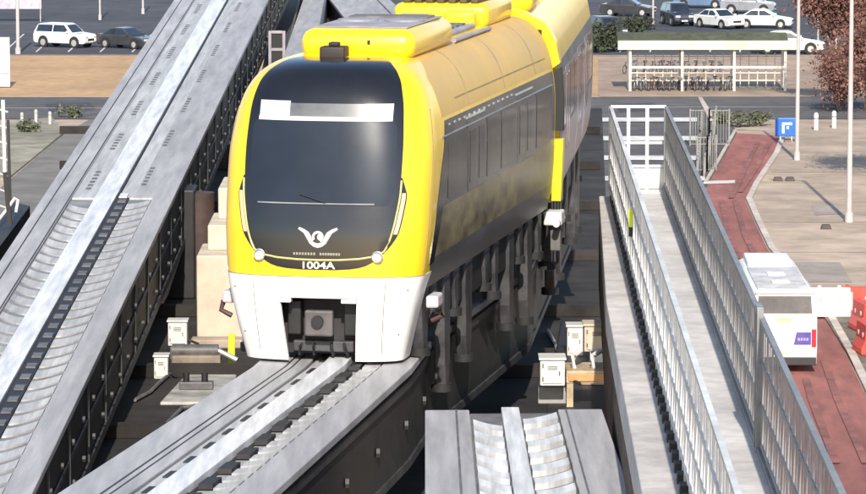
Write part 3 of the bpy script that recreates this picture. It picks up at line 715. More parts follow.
# underframe and bogie skirts (hang beside the beam)
def under(parent, L, y0):
    MB().box(-1.3, 1.3, y0, L, .35, .97).build('underframe', underframe, parent, bevel=.03)
def bogie_cover(parent, s, y, zb_, wd, mat=skirt_grey):
    x0, x1 = (s * 1.18, s * 1.36); mb = MB()
    prof = [(y - wd * .5, .95), (y + wd * .5, .95), (y + wd * .42, zb_ + .35), (y + wd * .22, zb_), (y - wd * .2, zb_), (y - wd * .4, zb_ + .35)]
    n = len(prof); mb.v = [(x0, a, b) for a, b in prof] + [(x1, a, b) for a, b in prof]
    mb.f = [tuple(range(n)), tuple(range(2*n-1, n-1, -1))] + [(i, (i+1) % n, n+(i+1) % n, n+i) for i in range(n)]
    o_ = mb.build('bogie_cover', mat, parent, bevel=.03)
    MB().disc((s * 1.27, y, zb_ - .02), (0, 0, 1), .16, .12, 14).build('guide_wheel', rubber, o_, smooth=40)
    return o_
under(car, L1, 1.0)
for s in (-1, 1):
    for y, zb_, wd in ((1.15, .05, .55), (1.9, .45, .35), (2.9, -.75, .5), (3.7, .3, .4), (4.7, -.55, .6), (6.3, .35, .5), (7.2, .1, .35), (8.6, -.6, .5), (9.5, .4, .4), (10.4, -.75, .5), (11.4, .25, .4)):
        bogie_cover(car, s, y, zb_, wd)
    st = MB().hexa([(s*1.44, .75), (s*1.62, .8), (s*1.60, 1.25), (s*1.44, 1.3)], .72, .90).build('side_bracket', M('bracket_pinkwhite', (.66, .58, .60), .5), car, bevel=.03)
    MB().tube([(s*1.62, .9, .74), (s*1.66, .9, .60), (s*1.5, .9, .52)], .04, 8).build('hook', M('hook_dark', (.08, .03, .03), .6), st, smooth=40)
# roof gear
def rbox(name, x0, x1, y0, y1, z0, z1, mat, parent, r=.12):
    o_ = MB().box(x0, x1, y0, y1, z0, z1).build(name, mat, parent, bevel=r); o_.modifiers['Bevel'].segments = 4
    o_.data.polygons.foreach_set('use_smooth', [True] * 6); return o_
ac = rbox('air_conditioner', -.74, 1.0, 2.1, 5.4, 4.22, 4.68, yellow, car, .2)
rbox('top_cover', -.58, .84, 2.45, 5.2, 4.682, 4.70, roof_grey, ac, .02)
for k in range(2): MB().disc((-.22 + .72 * k, 3.9, 4.71), (0, 0, 1), .31, .03, 24).build('fan_grille', roof_grey, ac)
for k in range(6): MB().box(-.5, .75, 4.5 + k * .1, 4.55 + k * .1, 4.70, 4.73).build('louvre', steel_mid, ac)
MB().box(.3, .34, 2.08, 2.11, 4.46, 4.52).build('latch', rubber, ac)
rbox('camera_box', -.30, .08, 1.5, 1.85, 4.28, 4.46, M('box_brown', (.035, .025, .02), .6), car, .03)
rbox('antenna_base', -.18, -.03, 1.57, 1.75, 4.46, 4.52, rubber, car, .02)
rf = rbox('roof_panel', -.7, .75, 5.7, 8.6, 4.28, 4.38, roof_grey, car, .04)
for k in range(5): MB().box(-.6, .65, 5.9 + k * .5, 6.2 + k * .5, 4.38, 4.41).build('rib', steel_mid, rf)
ac2 = rbox('air_conditioner', -.75, .85, 9.2, 11.6, 4.26, 4.66, yellow, car, .12)
for k in range(7): rbox('louvre', -.6 + k * .19, -.48 + k * .19, 9.3, 11.3, 4.66, 4.72, M('louvre_dark', (.07, .05, .02), .6), ac2, .015)
rbox('roof_box', .2, .7, 8.7, 9.1, 4.25, 4.58, yellow, car, .08)
rbox('roof_box', -.6, -.1, 8.7, 9.1, 4.25, 4.5, roof_grey, car, .05)
MB().tube([(-.9, 5.6, 4.33), (-.9, 11.5, 4.33)], .04, 8).build('roof_conduit', roof_grey, car, smooth=40)
MB().tube([(.95, 5.6, 4.29), (.95, 8.8, 4.29)], .035, 8).build('roof_conduit', roof_grey, car, smooth=40)
# gangway hoop
def hoop_pts(): 
    pts = [(-1.58, .9), (-1.62, 2.0), (-1.62, 2.9), (-1.58, 3.4), (-1.49, 3.85), (-1.32, 4.16), (-.95, 4.36), (-.45, 4.45), (0, 4.46), (.45, 4.45), (.95, 4.36), (1.32, 4.16), (1.49, 3.85), (1.58, 3.4), (1.62, 2.9), (1.62, 2.0), (1.58, .9)]
    return pts
gw = bpy.data.objects.new('gangway', None); C.objects.link(gw); gw.parent = train; gw.location = (0, L1 + GAP / 2, 0); gw.rotation_euler = (0, 0, (PSI - YAW2) / 2)
def hoop(name, zlo, zhi, mat, side=None):
    src = hoop_pts(); fine = []
    for i in range(len(src) - 1):
        for k in range(6): fine.append(tuple(src[i][j] + (src[i+1][j] - src[i][j]) * k / 6 for j in (0, 1)))
    fine.append(src[-1])
    sel = [p for p in fine if zlo <= p[1] <= zhi and (side is None or p[0] * side > 0)]
    mb = MB(); rows = []
    for x, z in sel:
        k = .9; inx, inz = x * k, (z - 2.4) * k + 2.4
        rows.append([(x, -.14, z), (x, .14, z), (inx, .14, inz if z > 3 else z), (inx, -.14, inz if z > 3 else z), (x, -.14, z)])
    mb.grid(rows); mb.f.append(tuple(range(0, 4))); m = len(mb.v) - 5; mb.f.append((m, m+1, m+2, m+3))
    return weld(mb.build(name, mat, gw))
hoop('hoop_top', 3.42, 5, yellow)
for s in (-1, 1):
    hoop('hoop_seal', 2.17, 3.44, rubber, s); hoop('hoop_post', .95, 2.17, M('hoop_yellow', (.82, .72, .02), .4, var=.04), s)
    bb = MB().box(s * 1.3, s * 1.62, -.25, .25, .66, .90).build('damper', cab_white, gw, bevel=.03)
    MB().tube([(s * 1.55, -.5, .72), (s * 1.55, .5, .72)], .06, 10).build('damper_rod', cab_white, gw, smooth=40)
    MB().box(s * 1.4, s * 1.58, -.08, .08, .2, .66).build('bracket', steel_mid, gw, bevel=.02)
MB().box(-1.25, 1.25, -.3, .3, .8, 4.05).build('bellows', rubber, gw)
# following cars
def rear_car(loc, rz, L):
    c = bpy.data.objects.new('car_body', None)
    mb = MB(); zz = rng(1.0, 3.6, 10) + [3.7, 3.8, 3.9, 3.97, 4.03, 4.09, 4.14, 4.18, 4.215, 4.245, 4.27, 4.30, 4.32, 4.33]
    prof = [(-wz(z), z) for z in zz] + [(wz(z), z) for z in reversed(zz)]
    n = len(prof); mb.v = [(x, GAP / 2, z) for x, z in prof] + [(x, L, z) for x, z in prof]
    mb.f = [tuple(range(n)), tuple(range(2*n-1, n-1, -1))] + [(i, (i+1) % n, n+(i+1) % n, n+i) for i in range(n)]
    c = mb.build('car_body', yellow, train, smooth=35); c.location = loc; c.rotation_euler = (0, 0, rz)
    for s in (-1, 1):
        side_patch(s, rng(2.1, 3.4, 10), cst(GAP / 2 + .1), cst(L - .1), .006, parent=c, name='side_film', mat=side_grey)
        side_patch(s, rng(.98, 2.1, 8), cst(GAP / 2 + .1), cst(L - .1), .006, parent=c, name='side_film', mat=side_lilac)
        for y0, y1 in ((.7, 2.4), (4.2, 5.6), (5.8, 7.2), (9.0, 10.4), (12.2, 13.8)):
            side_patch(s, rng(2.2, 3.15, 5), cst(y0), cst(y1), .013, parent=c, name='side_window', mat=glass_dark)
        for yc in (3.3, 8.1, 11.3):
            for y0, y1 in ((yc - .72, yc - .012), (yc + .012, yc + .72)):
                d_ = side_patch(s, rng(1.2, 3.2, 8), cst(y0), cst(y1), .014, parent=c, name='door', mat=side_lilac)
                side_patch(s, rng(1.75, 3.05, 5), cst(y0 + .14), cst(y1 - .14), .02, parent=d_, name='pane', mat=glass_dark)
        for y, zb_, wd in ((1.2, -.2, .5), (2.3, -.8, .6), (3.4, .1, .5), (4.4, -.8, .6), (7, 0, .5), (10, -.8, .6), (12, -.8, .6)): bogie_cover(c, s, y, zb_, wd)
    under(c, L, GAP / 2)
    a_ = rbox('air_conditioner', -.8, 1.0, 1.2, 4.2, 4.26, 4.7, yellow, c, .15)
    rbox('top_cover', -.65, .8, 1.4, 4.0, 4.702, 4.73, roof_grey, a_, .01)
    rbox('roof_box', -.9, -.2, .5, 1.0, 4.28, 4.56, yellow, c, .06); rbox('roof_box', .1, .9, 4.6, 5.4, 4.28, 4.53, roof_grey, c, .06)
    rbox('air_conditioner', -.8, 1.0, 8.8, 11.8, 4.26, 4.7, yellow, c, .15)
    return c
c2 = rear_car((0, L1 + GAP / 2, 0), PSI - YAW2, L2)
loc3 = Matrix.Rotation(PSI, 3, 'Z') @ Vector((j2v.x - nose.x, j2v.y - nose.y, 0))
c3 = rear_car(loc3, PSI - YAW3, L3)
MB().box(-1.25, 1.25, -.4, .4, .8, 4.05).build('bellows', rubber, c3)

# ------------------------------------------------------------------ emergency walkway on the right
ZW = 15.6
bl0, bl1 = at(612, 190, ZW), at(684, 461, ZW)
br0, br1 = at(664, 190, ZW), at(762, 461, ZW)
def e2(a, b, t): return a + (b - a) * t
NL, NR = e2(bl0, bl1, 1.7), e2(br0, br1, 1.7)
wkL = [tuple(NL), tuple(bl0)]; wkR = [tuple(NR), tuple(br0)]
wk = Way(wkL, wkR); org = tuple(bl0)
t = thing('elevated_walkway', 'elevated grey escape walkway between two metal railings right of the train', 'walkway', org)
mb = MB(); wk.slab(mb, 0, 1, -.18, 0, step=3); mb.build('deck', deck_m, t, org)
mb = MB(); wk.slab(mb, -.02, .03, -.18, .06); wk.slab(mb, .97, 1.02, -.18, .06); mb.build('toe_board', galv, t, org)
mb = MB(); wk.slab(mb, .05, .95, .0, .012, wk.len - .6, wk.len); mb.build('threshold', rail_white, t, org)
HR = 1.46
def railing(u, mat, nm, gap=.42, extra=0):
    mb = MB(); d = .1; q = lambda dd, z: Vector(wk.p(u, dd, z))
    n = int(wk.len / gap)
    for k in range(n + 1):
        dd = wk.len * k / n; big = k % 2 == 0
        mb.bar(q(dd, -.1), q(dd, HR), .022 if big else .012, .09 if big else .05)
    for z, ww in ((.10, .04), (.54, .03), (1.0, .03), (HR, .06)):
        mb.bar(q(0, z), q(wk.len, z), ww, .05)
    return mb.build(nm, mat, t, org)
railing(-.03, rail_white, 'railing', .55)
o = railing(1.03, galv, 'railing', .4)
mb = MB()
for dd in (wk.len - 25.6, ):
    pass
# gate post pair on the right railing near the bottom
dg_ = dist_at(wk, 1.0, 452)
for k in (0, .35):
    p = Vector(wk.p(1.0, dg_ + k, 0)); mb.bar(p, p + Vector((0, 0, HR + .12)), .07, .07)
mb.bar(Vector(wk.p(1.0, dg_, HR + .1)), Vector(wk.p(1.0, dg_ + .35, HR + .1)), .07, .07); mb.build('gate_post', galv, t, org)
# end gate
a = Vector(wk.p(-.03, wk.len, 0)); b = Vector(wk.p(1.03, wk.len, 0)); mb = MB()
zt = HR + .02; zbm = .05
for k, ww in ((0, .07), (.32, .06), (.66, .06), (1.0, .07)):
    p = a.lerp(b, k); mb.bar(p + Vector((0, .03, 0)), p + Vector((0, .03, zt)), ww, ww)
for z in (.42, .84, zt): mb.bar(a + Vector((0, .06, z)), b + Vector((0, .06, z)), .05, .05)
mb.bar(a + Vector((0, .06, .2)), b + Vector((0, .06, .2)), .06, .36)
mb.build('end_gate', rail_white, t, org)
# concrete ledge to its left with bracket blocks
lo = [at(599, 196, ZW - .12), at(606, 300, ZW - .12), at(636, 461, ZW - .12)]; hi = [at(612, 196, ZW - .12), at(641, 300, ZW - .12), at(684, 461, ZW - .12)]
ext2 = lambda a, b, t_: tuple(a + (b - a) * t_)
kw = Way([ext2(lo[1], lo[2], 2.0), tuple(lo[2]), tuple(lo[1]), tuple(lo[0])], [ext2(hi[1], hi[2], 2.0), tuple(hi[2]), tuple(hi[1]), tuple(hi[0])])
mb = MB(); kw.slab(mb, 0, .94, -.5, 0, step=2); mb.build('ledge', concrete, t, org, bevel=.02)
mb = MB(); kw.slab(mb, 0, .12, -1.6, -.5); mb.build('fascia', rust, t, org)
n = int(kw.len / .66)
for k in range(n):
    d = k * .66 + .1; mb = MB(); kw.slab(mb, .74, .93, 0, .10, d, d + .26); mb.build('post_bracket', steel_dark, t, org)
mb = MB(); wk.slab(mb, .1, .9, -.9, -.18); mb.build('support_girder', steel_dark, t, org)
for k in (3, 14, 25):
    p = Vector(wk.p(.4, k, -.9)); mb = MB().tube([(p.x, p.y, 0), (p.x, p.y, p.z)], .35, 14); mb.build('column', concrete, t, org, smooth=40)
# little yellow tag and lamp on the left railing
p = Vector(wk.p(-.05, dist_at(wk, 0, 276), .85)); q = thing('warning_tag', 'small fluorescent yellow tag hung on the white left railing of the walkway', 'tag', p)
MB().box(-.055, .055, -.03, .0, -.12, .14).build('plate', hivis, q); MB().box(-.05, .05, -.05, -.0, -.26, -.125).build('clip', rubber, q)

# cable trough and handrail on the far left
zc = 13.4
cl = Way([tuple(at(-70, 300, zc)), tuple(at(14, 202, zc))], [tuple(at(-44, 305, zc)), tuple(at(30, 206, zc))])
mb = MB(); cl.slab(mb, 0, 1, -.5, 0); o = mb.build('cable_trough', steel_dark); tag(o, 'dark cable trough beside the outer edge of the left guideway', 'cable trough')
t = thing('handrail', 'bent pale pipe handrail at the left edge beside the cable trough', 'handrail', at(10, 232, zc))
Yh = at(10, 232, zc).y
def hp(x, y): p = aty(x, y, Yh); q = at(10, 232, zc); return (p.x - q.x, 0, p.z - q.z)
mb = MB().tube([hp(-14, 236), hp(8, 208), hp(15, 198), hp(18, 200), hp(16, 212)], .035, 8); mb.build('pipe', rail_white, t, smooth=50)
t = thing('ladder', 'dark and white steel ladder frame standing at the left edge of the photo', 'ladder', at(6, 232, zc))
mb = MB(); q0 = at(6, 232, zc)
def lp(x, y, dy=0): p = aty(x, y, q0.y); return (p.x - q0.x, dy, p.z - q0.z)
mb.bar(lp(3, 100), lp(5, 175), .07); mb.build('rail', rail_white, t)
mb = MB(); mb.bar(lp(8, 120), lp(10, 200), .06); mb.bar(lp(5, 172), lp(10, 225), .09); mb.bar(lp(-6, 100), lp(-4, 232), .06); mb.build('rail', steel_dark, t)
for k in range(7): MB().bar(lp(-5, 108 + k * 16), lp(8, 112 + k * 16), .035).build('rung', silver, t)

# ------------------------------------------------------------------ vehicles
def loft_profile(mb, prof, half):
    """prof: list of (y,z) outline; half: function z -> half width"""
    n = len(prof); a = [(-half(y, z), y, z) for y, z in prof]; b = [(half(y, z), y, z) for y, z in prof]
    mb.v = a + b; mb.f = [tuple(range(n)), tuple(range(2*n-1, n-1, -1))] + [(i, (i+1) % n, n+(i+1) % n, n+i) for i in range(n)]
    return mb
def make_car(name, label, cat, loc, rz, paint, kind='sedan', group='cars parked beyond the verge'):
    t = thing(name, label, cat, loc, rz, group)
    t.scale = (1.1, 1.1, 1.18); L = 4.7 if kind == 'sedan' else 4.75; wd = .92; sz = 1.0
    if kind == 'sedan':
        low = [(-2.35, .35), (-2.32, .62), (-2.2, .76), (-1.0, .93), (.95, .96), (2.15, .98), (2.32, .85), (2.35, .4), (2.2, .25), (-2.2, .25)]
        gh = [(-1.05, .93), (-.25, 1.40), (.0, 1.45), (.75, 1.44), (1.05, 1.38), (1.75, .97)]
    else:
        low = [(-2.35, .4), (-2.33, .75), (-2.2, .95), (-1.15, 1.06), (1.5, 1.10), (2.28, 1.08), (2.36, .9), (2.36, .45), (2.2, .3), (-2.2, .3)]
        gh = [(-1.2, 1.05), (-.55, 1.62), (-.3, 1.70), (1.6, 1.70), (1.95, 1.62), (2.26, 1.07)]
    hb = lambda y, z: wd - (.10 if abs(y) > 2.25 else 0) - (.06 if z < .4 else 0)
    mb = loft_profile(MB(), low, hb); body = mb.build('body', paint, t, bevel=.07, smooth=40)
    zlo = gh[0][1]; zhi = max(z for _, z in gh)
    hg = lambda y, z: wd - .04 - .22 * (z - zlo) / (zhi - zlo)
    roofp = [(y, z) for y, z in gh]
    mb = loft_profile(MB(), roofp, hg); cabin = mb.build('cabin', paint, t, bevel=.03, smooth=40)
    # glass: front, rear, sides slightly proud
    gm = glass_dark
    def gl(p0, p1, k0, k1):
        (ya, za), (yb, zb2) = p0, p1
        A = (ya + (yb - ya) * k0, za + (zb2 - za) * k0); B = (ya + (yb - ya) * k1, za + (zb2 - za) * k1)
        nrm = Vector((0, -(zb2 - za), (yb - ya))).normalized()
        if nrm.z < 0: nrm = -nrm
        o1 = nrm * .012
        return [(-hg(*A) + .1, A[0] + o1.y, A[1] + o1.z), (hg(*A) - .1, A[0] + o1.y, A[1] + o1.z), (hg(*B) - .1, B[0] + o1.y, B[1] + o1.z), (-hg(*B) + .1, B[0] + o1.y, B[1] + o1.z)]
    MB().quad(*gl(gh[0], gh[1], .06, .95)).build('windscreen', gm, cabin); MB().quad(*gl(gh[-2], gh[-1], .08, .92)).build('rear_window', gm, cabin)
    for s in (-1, 1):
        y0, y1 = gh[0][0] + .28, gh[-1][0] - .22; zt_ = zhi - .10; mid = (y0 + y1) / 2
        tl = gh[1][0] + .15; tr_ = (gh[-2][0] - .05)
        for (a0, a1, b0, b1) in ((y0, mid - .04, tl, mid - .04), (mid + .04, y1, mid + .04, tr_)):
            pts = [(a0, zlo + .07), (a1, zlo + .07), (b1, zt_), (b0, zt_)]
            MB().quad(*[(s * (hg(y, z) + .012), y, z) for y, z in pts]).build('side_window', gm, cabin)
        MB().box(s * .90 - .01, s * .90 + .17 * s, -.92, -.78, zlo + .02, zlo + .16).build('wing_mirror', paint, t, bevel=.02)
        zl = low[1][1]
        MB().box(s * .55 - .2, s * .55 + .2, -2.35, -2.2, zl - .06, zl + .10).build('headlight', lamp_white, body, bevel=.03)
        MB().box(s * .62 - .16, s * .62 + .16, 2.25, 2.37, zl + .02, zl + .2).build('tail_light', tail_red, body, bevel=.02)
        for y in (-1.42, 1.38):
            r = .33 if kind == 'sedan' else .37
            w_ = MB().disc((s * .83, y, r), (1, 0, 0), r, .24, 22).build('wheel', tyre, t, smooth=40)
            MB().disc((s * .955, y, r), (1, 0, 0), r * .62, .02, 16).build('rim', silver, w_)
            MB().disc((s * .925, y, r + .03), (1, 0, 0), r + .07, .012, 22).build('wheel_arch', rubber, body)
    MB().box(-.4, .4, -2.365, -2.3, .5, .66).build('grille', rubber, body, bevel=.01)
    MB().box(-.26, .26, -2.38, -2.36, .40, .5).build('number_plate', white, body)
    return t
pw = M('car_white', (.78, .77, .76), .3, var=.03, coat=.6); pdk = M('car_charcoal', (.05, .05, .055), .3, var=.1, coat=.6)
pdb = M('car_navy', (.03, .035, .06), .3, var=.1, coat=.6); psv = M('car_silver', (.42, .44, .48), .3, .4, var=.08, coat=.6)
pbl = M('car_steel_blue', (.16, .25, .40), .3, .2, var=.08, coat=.6)
make_car('parked_car', 'white estate car parked above the orange verge at far left', 'car', at(65, 47, .012), R(62), pw, 'suv')
make_car('parked_car', 'dark grey saloon parked beside the white estate car at far left', 'car', at(127, 48, .012), R(55), pdk)
make_car('parked_car', 'charcoal car behind the left end of the bike shelter', 'car', at(607, 40, .012), R(20), pdk, 'suv')
make_car('parked_car', 'navy car parked behind the shelter roof beside a thin lamp post', 'car', at(677, 25, .012), R(12), pdb, 'suv')
make_car('parked_car', 'white saloon parked behind the middle of the shelter roof', 'car', at(719, 28, .012), R(35), pw)
make_car('parked_car', 'white car with dark windscreen parked to the right of the white saloon', 'car', at(764, 28, .012), R(80), pw)
make_car('parked_car', 'silver car in the second row behind the other parked cars', 'car', at(748, 14, .012), R(80), psv, 'suv')
make_car('parked_car', 'steel blue car in the second row above the shelter', 'car', at(700, 8, .012), R(80), pbl)
make_car('parked_car', 'cream white saloon seen side on at the right end of the bike shelter', 'car', at(788, 53, .036), R(88), M('car_cream', (.78, .78, .60), .3, var=.04, coat=.5)).scale = (1.2, 1.25, 1.25)
make_car('parked_car', 'dark car at the top edge left of the navy car', 'car', at(628, 16, .012), R(75), pdk)

# bus
pb = at(784, 373, .05)
bus = thing('city_bus', 'white city bus seen from behind in the red lane', 'bus', (pb.x, pb.y, .05), R(-0.8))
prof = [(-1.25, .32), (-1.27, 1.0), (-1.26, 2.2), (-1.20, 2.85), (-1.10, 3.08), (-.95, 3.17), (.95, 3.17), (1.10, 3.08), (1.20, 2.85), (1.26, 2.2), (1.27, 1.0), (1.25, .32)]
mb = MB(); n = len(prof); LB = 10.6
for y, k in ((0, .97), (.10, 1), (LB - .2, 1), (LB, .95)): mb.v += [(x * k, y, (z - 1.7) * (1 if k == 1 else .985) + 1.7) for x, z in prof]
for r in range(3):
    for i in range(n): mb.f.append((r*n + i, r*n + (i+1) % n, (r+1)*n + (i+1) % n, (r+1)*n + i))
mb.f.append(tuple(range(n))[::-1]); mb.f.append(tuple(range(3*n, 4*n)))
bb = mb.build('body', white, bus, smooth=35, bevel=.03)
bus_grey = M('bus_rear_glass', (.14, .135, .135), .25, var=.2, scale=1)
MB().hexa([(-1.06, -.022), (1.06, -.022), (1.06, .02), (-1.06, .02)], 2.30, 3.0, [(-1.0, -.022), (1.0, -.022), (1.0, .02), (-1.0, .02)]).build('rear_window', bus_grey, bb, bevel=.02)
MB().box(-1.12, 1.14, -.08, .12, 3.06, 3.17).build('rear_fairing', white, bb, bevel=.04)
MB().box(-.3, .25, -.02, .02, 1.98, 2.14).build('route_plate', M('route_yellow', (.80, .74, .28), .5), bb)
MB().hexa([(.36, -.025), (1.02, -.025), (1.02, .02), (.36, .02)], 1.10, 1.58, [(.46, -.025), (1.02, -.025), (1.02, .02), (.46, .02)]).build('rear_panel', purple_m, bb)
for x in (.55, .66, .77, .88): MB().box(x - .035, x + .035, -.034, -.026, 1.26, 1.36).build('panel_marking', M('panel_mark', (.35, .30, .55), .5), bb)
for s in (-1, 1):
    MB().box(s * 1.13 - .09, s * 1.13 + .09, -.03, .10, 1.0, 1.72).build('tail_light', tail_red, bb, bevel=.02)
    for y in (2.6, 8.0):
        w_ = MB().disc((s * 1.13, y, .5), (1, 0, 0), .5, .28, 24).build('wheel', tyre, bus, smooth=40); MB().disc((s * 1.275, y, .5), (1, 0, 0), .28, .02, 16).build('rim', silver, w_)
    for k in range(6): MB().box(s * 1.262 - .01, s * 1.262 + .01, .9 + k * 1.55, 2.3 + k * 1.55, 1.45, 2.55).build('side_window', glass_dark, bb)
MB().box(-1.22, 1.22, -.05, .3, .30, .62).build('bumper', M('bus_bumper', (.035, .03, .035), .6), bb, bevel=.03)
MB().box(-.35, .35, -.03, .02, .72, .86).build('number_plate', M('plate_cream', (.7, .65, .5), .5), bb)
rbox('roof_unit', -.95, .85, 7.4, 10.2, 3.16, 3.42, white, bb, .08)
rbox('roof_panel', -1.0, .98, .5, 7.2, 3.165, 3.20, M('bus_roof_grey', (.56, .54, .53), .6), bb, .01)
for y in (2.0, 4.4): rbox('roof_hatch', -.35, .35, y, y + .7, 3.20, 3.27, white, bb, .03)

# water-filled barriers
def barrier(x, y, rz, mat, label):
    p = at(x, y, .13); t = thing('road_barrier', label, 'barrier', (p.x, p.y, .13), rz, 'plastic barriers behind the bus')
    t.scale = (1.3, 1.3, 1.35); L = 1.35; prof = [(-.26, 0), (-.26, .16), (-.15, .42), (-.12, .86), (-.09, .9), (.09, .9), (.12, .86), (.15, .42), (.26, .16), (.26, 0)]
    mb = MB(); n = len(prof)
    mb.v = [(-L/2, a, b) for a, b in prof] + [(L/2, a, b) for a, b in prof]
    mb.f = [tuple(range(n)), tuple(range(2*n-1, n-1, -1))] + [(i, (i+1) % n, n+(i+1) % n, n+i) for i in range(n)]
    mb.build('shell', mat, t, bevel=.03)
    for xx in (-.32, .32):
        MB().tube([(xx, -.165, .55), (xx, -.12, .55)], .08, 14).build('port', M('port_pale', (.55, .47, .42), .7), t)  # ports have a pale colour of their own
        MB().tube([(xx, 0, .9), (xx, 0, .96)], .06, 12).build('cap', mat, t)
    MB().box(L/2, L/2 + .08, -.05, .05, .2, .75).build('joint', mat, t)
    return t
barrier(829, 316, R(2), white_plastic, 'white plastic barrier right behind the tail of the bus')
barrier(857, 315, R(-4), red_plastic, 'red plastic barrier joined to the right of the white one')
barrier(862, 330, R(-80), red_plastic, 'red plastic barrier turning towards the camera at the right edge, upper one')
barrier(865, 352, R(-84), red_plastic, 'red plastic barrier lowest at the right edge of the photo')

# ------------------------------------------------------------------ street furniture
def street_pole(x, y, top, r, label, base=True, arm=0, name='street_lamp', cat='lamp post'):
    p = at(x, y, .0); t = thing(name, label, cat, (p.x, p.y, 0), 0)
    r *= .78
    MB().tube([(0, 0, 0), (0, 0, top * .5), (0, 0, top)], [r, r * .85, r * .6], 12).build('pole', pole_m, t, smooth=40)
    if base: MB().tube([(0, 0, 0), (0, 0, .5)], r * 1.5, 12).build('base', pole_m, t, smooth=40)
    if arm:
        MB().tube([(0, 0, top - .1), (arm * .5, 0, top + .3), (arm, 0, top + .35)], r * .5, 8).build('arm', pole_m, t, smooth=40)
        MB().hexa([(arm - .1, -.15), (arm + .6, -.12), (arm + .6, .12), (arm - .1, .15)], top + .28, top + .42).build('lamp_head', silver, t, bevel=.03)
    return t
street_pole(797, 160, 12.5, .17, 'pale lamp post beside the blue signboard', arm=-1.6)
street_pole(849, 222, 13.5, .19, 'tall pale lamp post nearest the camera on the beige pavement', arm=-1.8)
street_pole(818, 50, 9, .13, 'thin pale lamp post rising behind the russet tree, left of two', arm=1.2)
street_pole(836, 60, 9, .13, 'thin pinkish lamp post inside the russet tree crown', arm=1.2)
street_pole(18, 54, 9, .20, 'white lamp post at far left beside the white estate car', arm=1.2)
street_pole(100, 20, 8, .13, 'slim white post behind the white estate car', arm=1)
street_pole(143, 14, 8, .14, 'slim white post beyond the dark grey saloon', arm=1)
street_pole(653, 26, 8, .12, 'slim post standing behind the left half of the bike shelter', arm=1)
street_pole(765, 7, 7, .13, 'short slim post at the top edge above the silver car', arm=1)
# notice boards at far left
p = at(4, 88, 0); t = thing('notice_board', 'white notice board standing at the far left edge by the verge', 'notice board', p)
sgn = FPX / (p - CAM).dot(FW)
MB().box(-.6, .45, -.06, .06, .1, 2.6).build('panel', white, t, bevel=.02); MB().box(-.55, .4, -.075, -.06, 1.0, 1.12).build('band', M('band_violet', (.35, .3, .42), .5), t)
MB().box(-.6, .45, -.08, .08, 2.62, 3.7).build('header', M('header_pale', (.70, .68, .72), .5), t, bevel=.02)
p = at(22, 22, 0); t = thing('banner', 'pale lilac banner stretched across the top left corner above the estate car', 'banner', p)
MB().box(-3.2, 1.8, -.03, .03, 1.2, 2.6).build('cloth', M('banner_lilac', (.45, .42, .50), .7), t)
for x in (-3.1, 1.7): MB().tube([(x, 0, 0), (x, 0, 2.7)], .05, 8).build('post', pole_m, t)
# blue signboard with a white mark
p = at(786, 142, 0); s = FPX / (p - CAM).dot(FW)
t = thing('signboard', 'bright blue signboard with a white angular mark at the head of the red lane', 'sign', p)
MB().box(-11/s, 11/s, -.05, .05, .35, 1.5).build('panel', blue_m, t, bevel=.04)
mb = MB(); mb.box(-.26, -.10, -.066, -.052, .55, 1.22); mb.box(-.10, .36, -.066, -.052, 1.06, 1.22); mb.box(.02, .16, -.066, -.052, .82, .98)
mb.build('mark', white, t)
for x in (-.35, .35): MB().box(x - .05, x + .05, -.04, .04, 0, .35).build('leg', silver, t)
MB().box(-.1, .35, -.15, .15, 0, .12).build('weight', M('weight_brown', (.2, .12, .09), .8), t)
# bollards left
for i, (x, y) in enumerate(((22, 125), (36, 122), (50, 124))):
    p = at(x, y, .13); t = thing('bollard', ('leftmost', 'middle', 'rightmost')[i] + ' of three pale bollards round the soil bed at far left', 'bollard', p, 0, 'bollards by the soil bed')
    MB().tube([(0, 0, 0), (0, 0, .75), (0, 0, .82)], [.11, .11, .07], 12).build('post', M('bollard_pale', (.5, .47, .44), .7), t, smooth=40)
    MB().tube([(0, 0, .55), (0, 0, .63)], .115, 12).build('band', silver, t)
for i, (x, y) in enumerate(((816, 130), (834, 128))):
    p = at(x, y, 0); t = thing('bollard', ('left', 'right')[i] + ' of two whitish bollards on the pavement under the russet tree', 'bollard', p, 0, 'bollards under the tree')
    MB().tube([(0, 0, 0), (0, 0, 1.0), (0, 0, 1.12)], [.15, .15, .08], 12).build('post', cab_white, t, smooth=40); MB().tube([(0, 0, .7), (0, 0, .8)], .155, 12).build('band', silver, t)
for i, (x, y) in enumerate(((778, 181), (790, 181), (826, 229))):
    p = at(x, y, 0); t = thing('stone_block', ('left one of two small dark blocks on the pavement beside the lane bend', 'right one of two small dark blocks on the pavement beside the lane bend', 'small dark block on the pavement left of the nearest lamp post')[i], 'stone block', p, 0, 'dark blocks on the pavement')
    MB().hexa([(-.28, -.2), (.28, -.2), (.28, .2), (-.28, .2)], 0, .24, [(-.2, -.14), (.2, -.14), (.2, .14), (-.2, .14)]).build('block', M('block_dark', (.07, .055, .05), .8), t, bevel=.04)
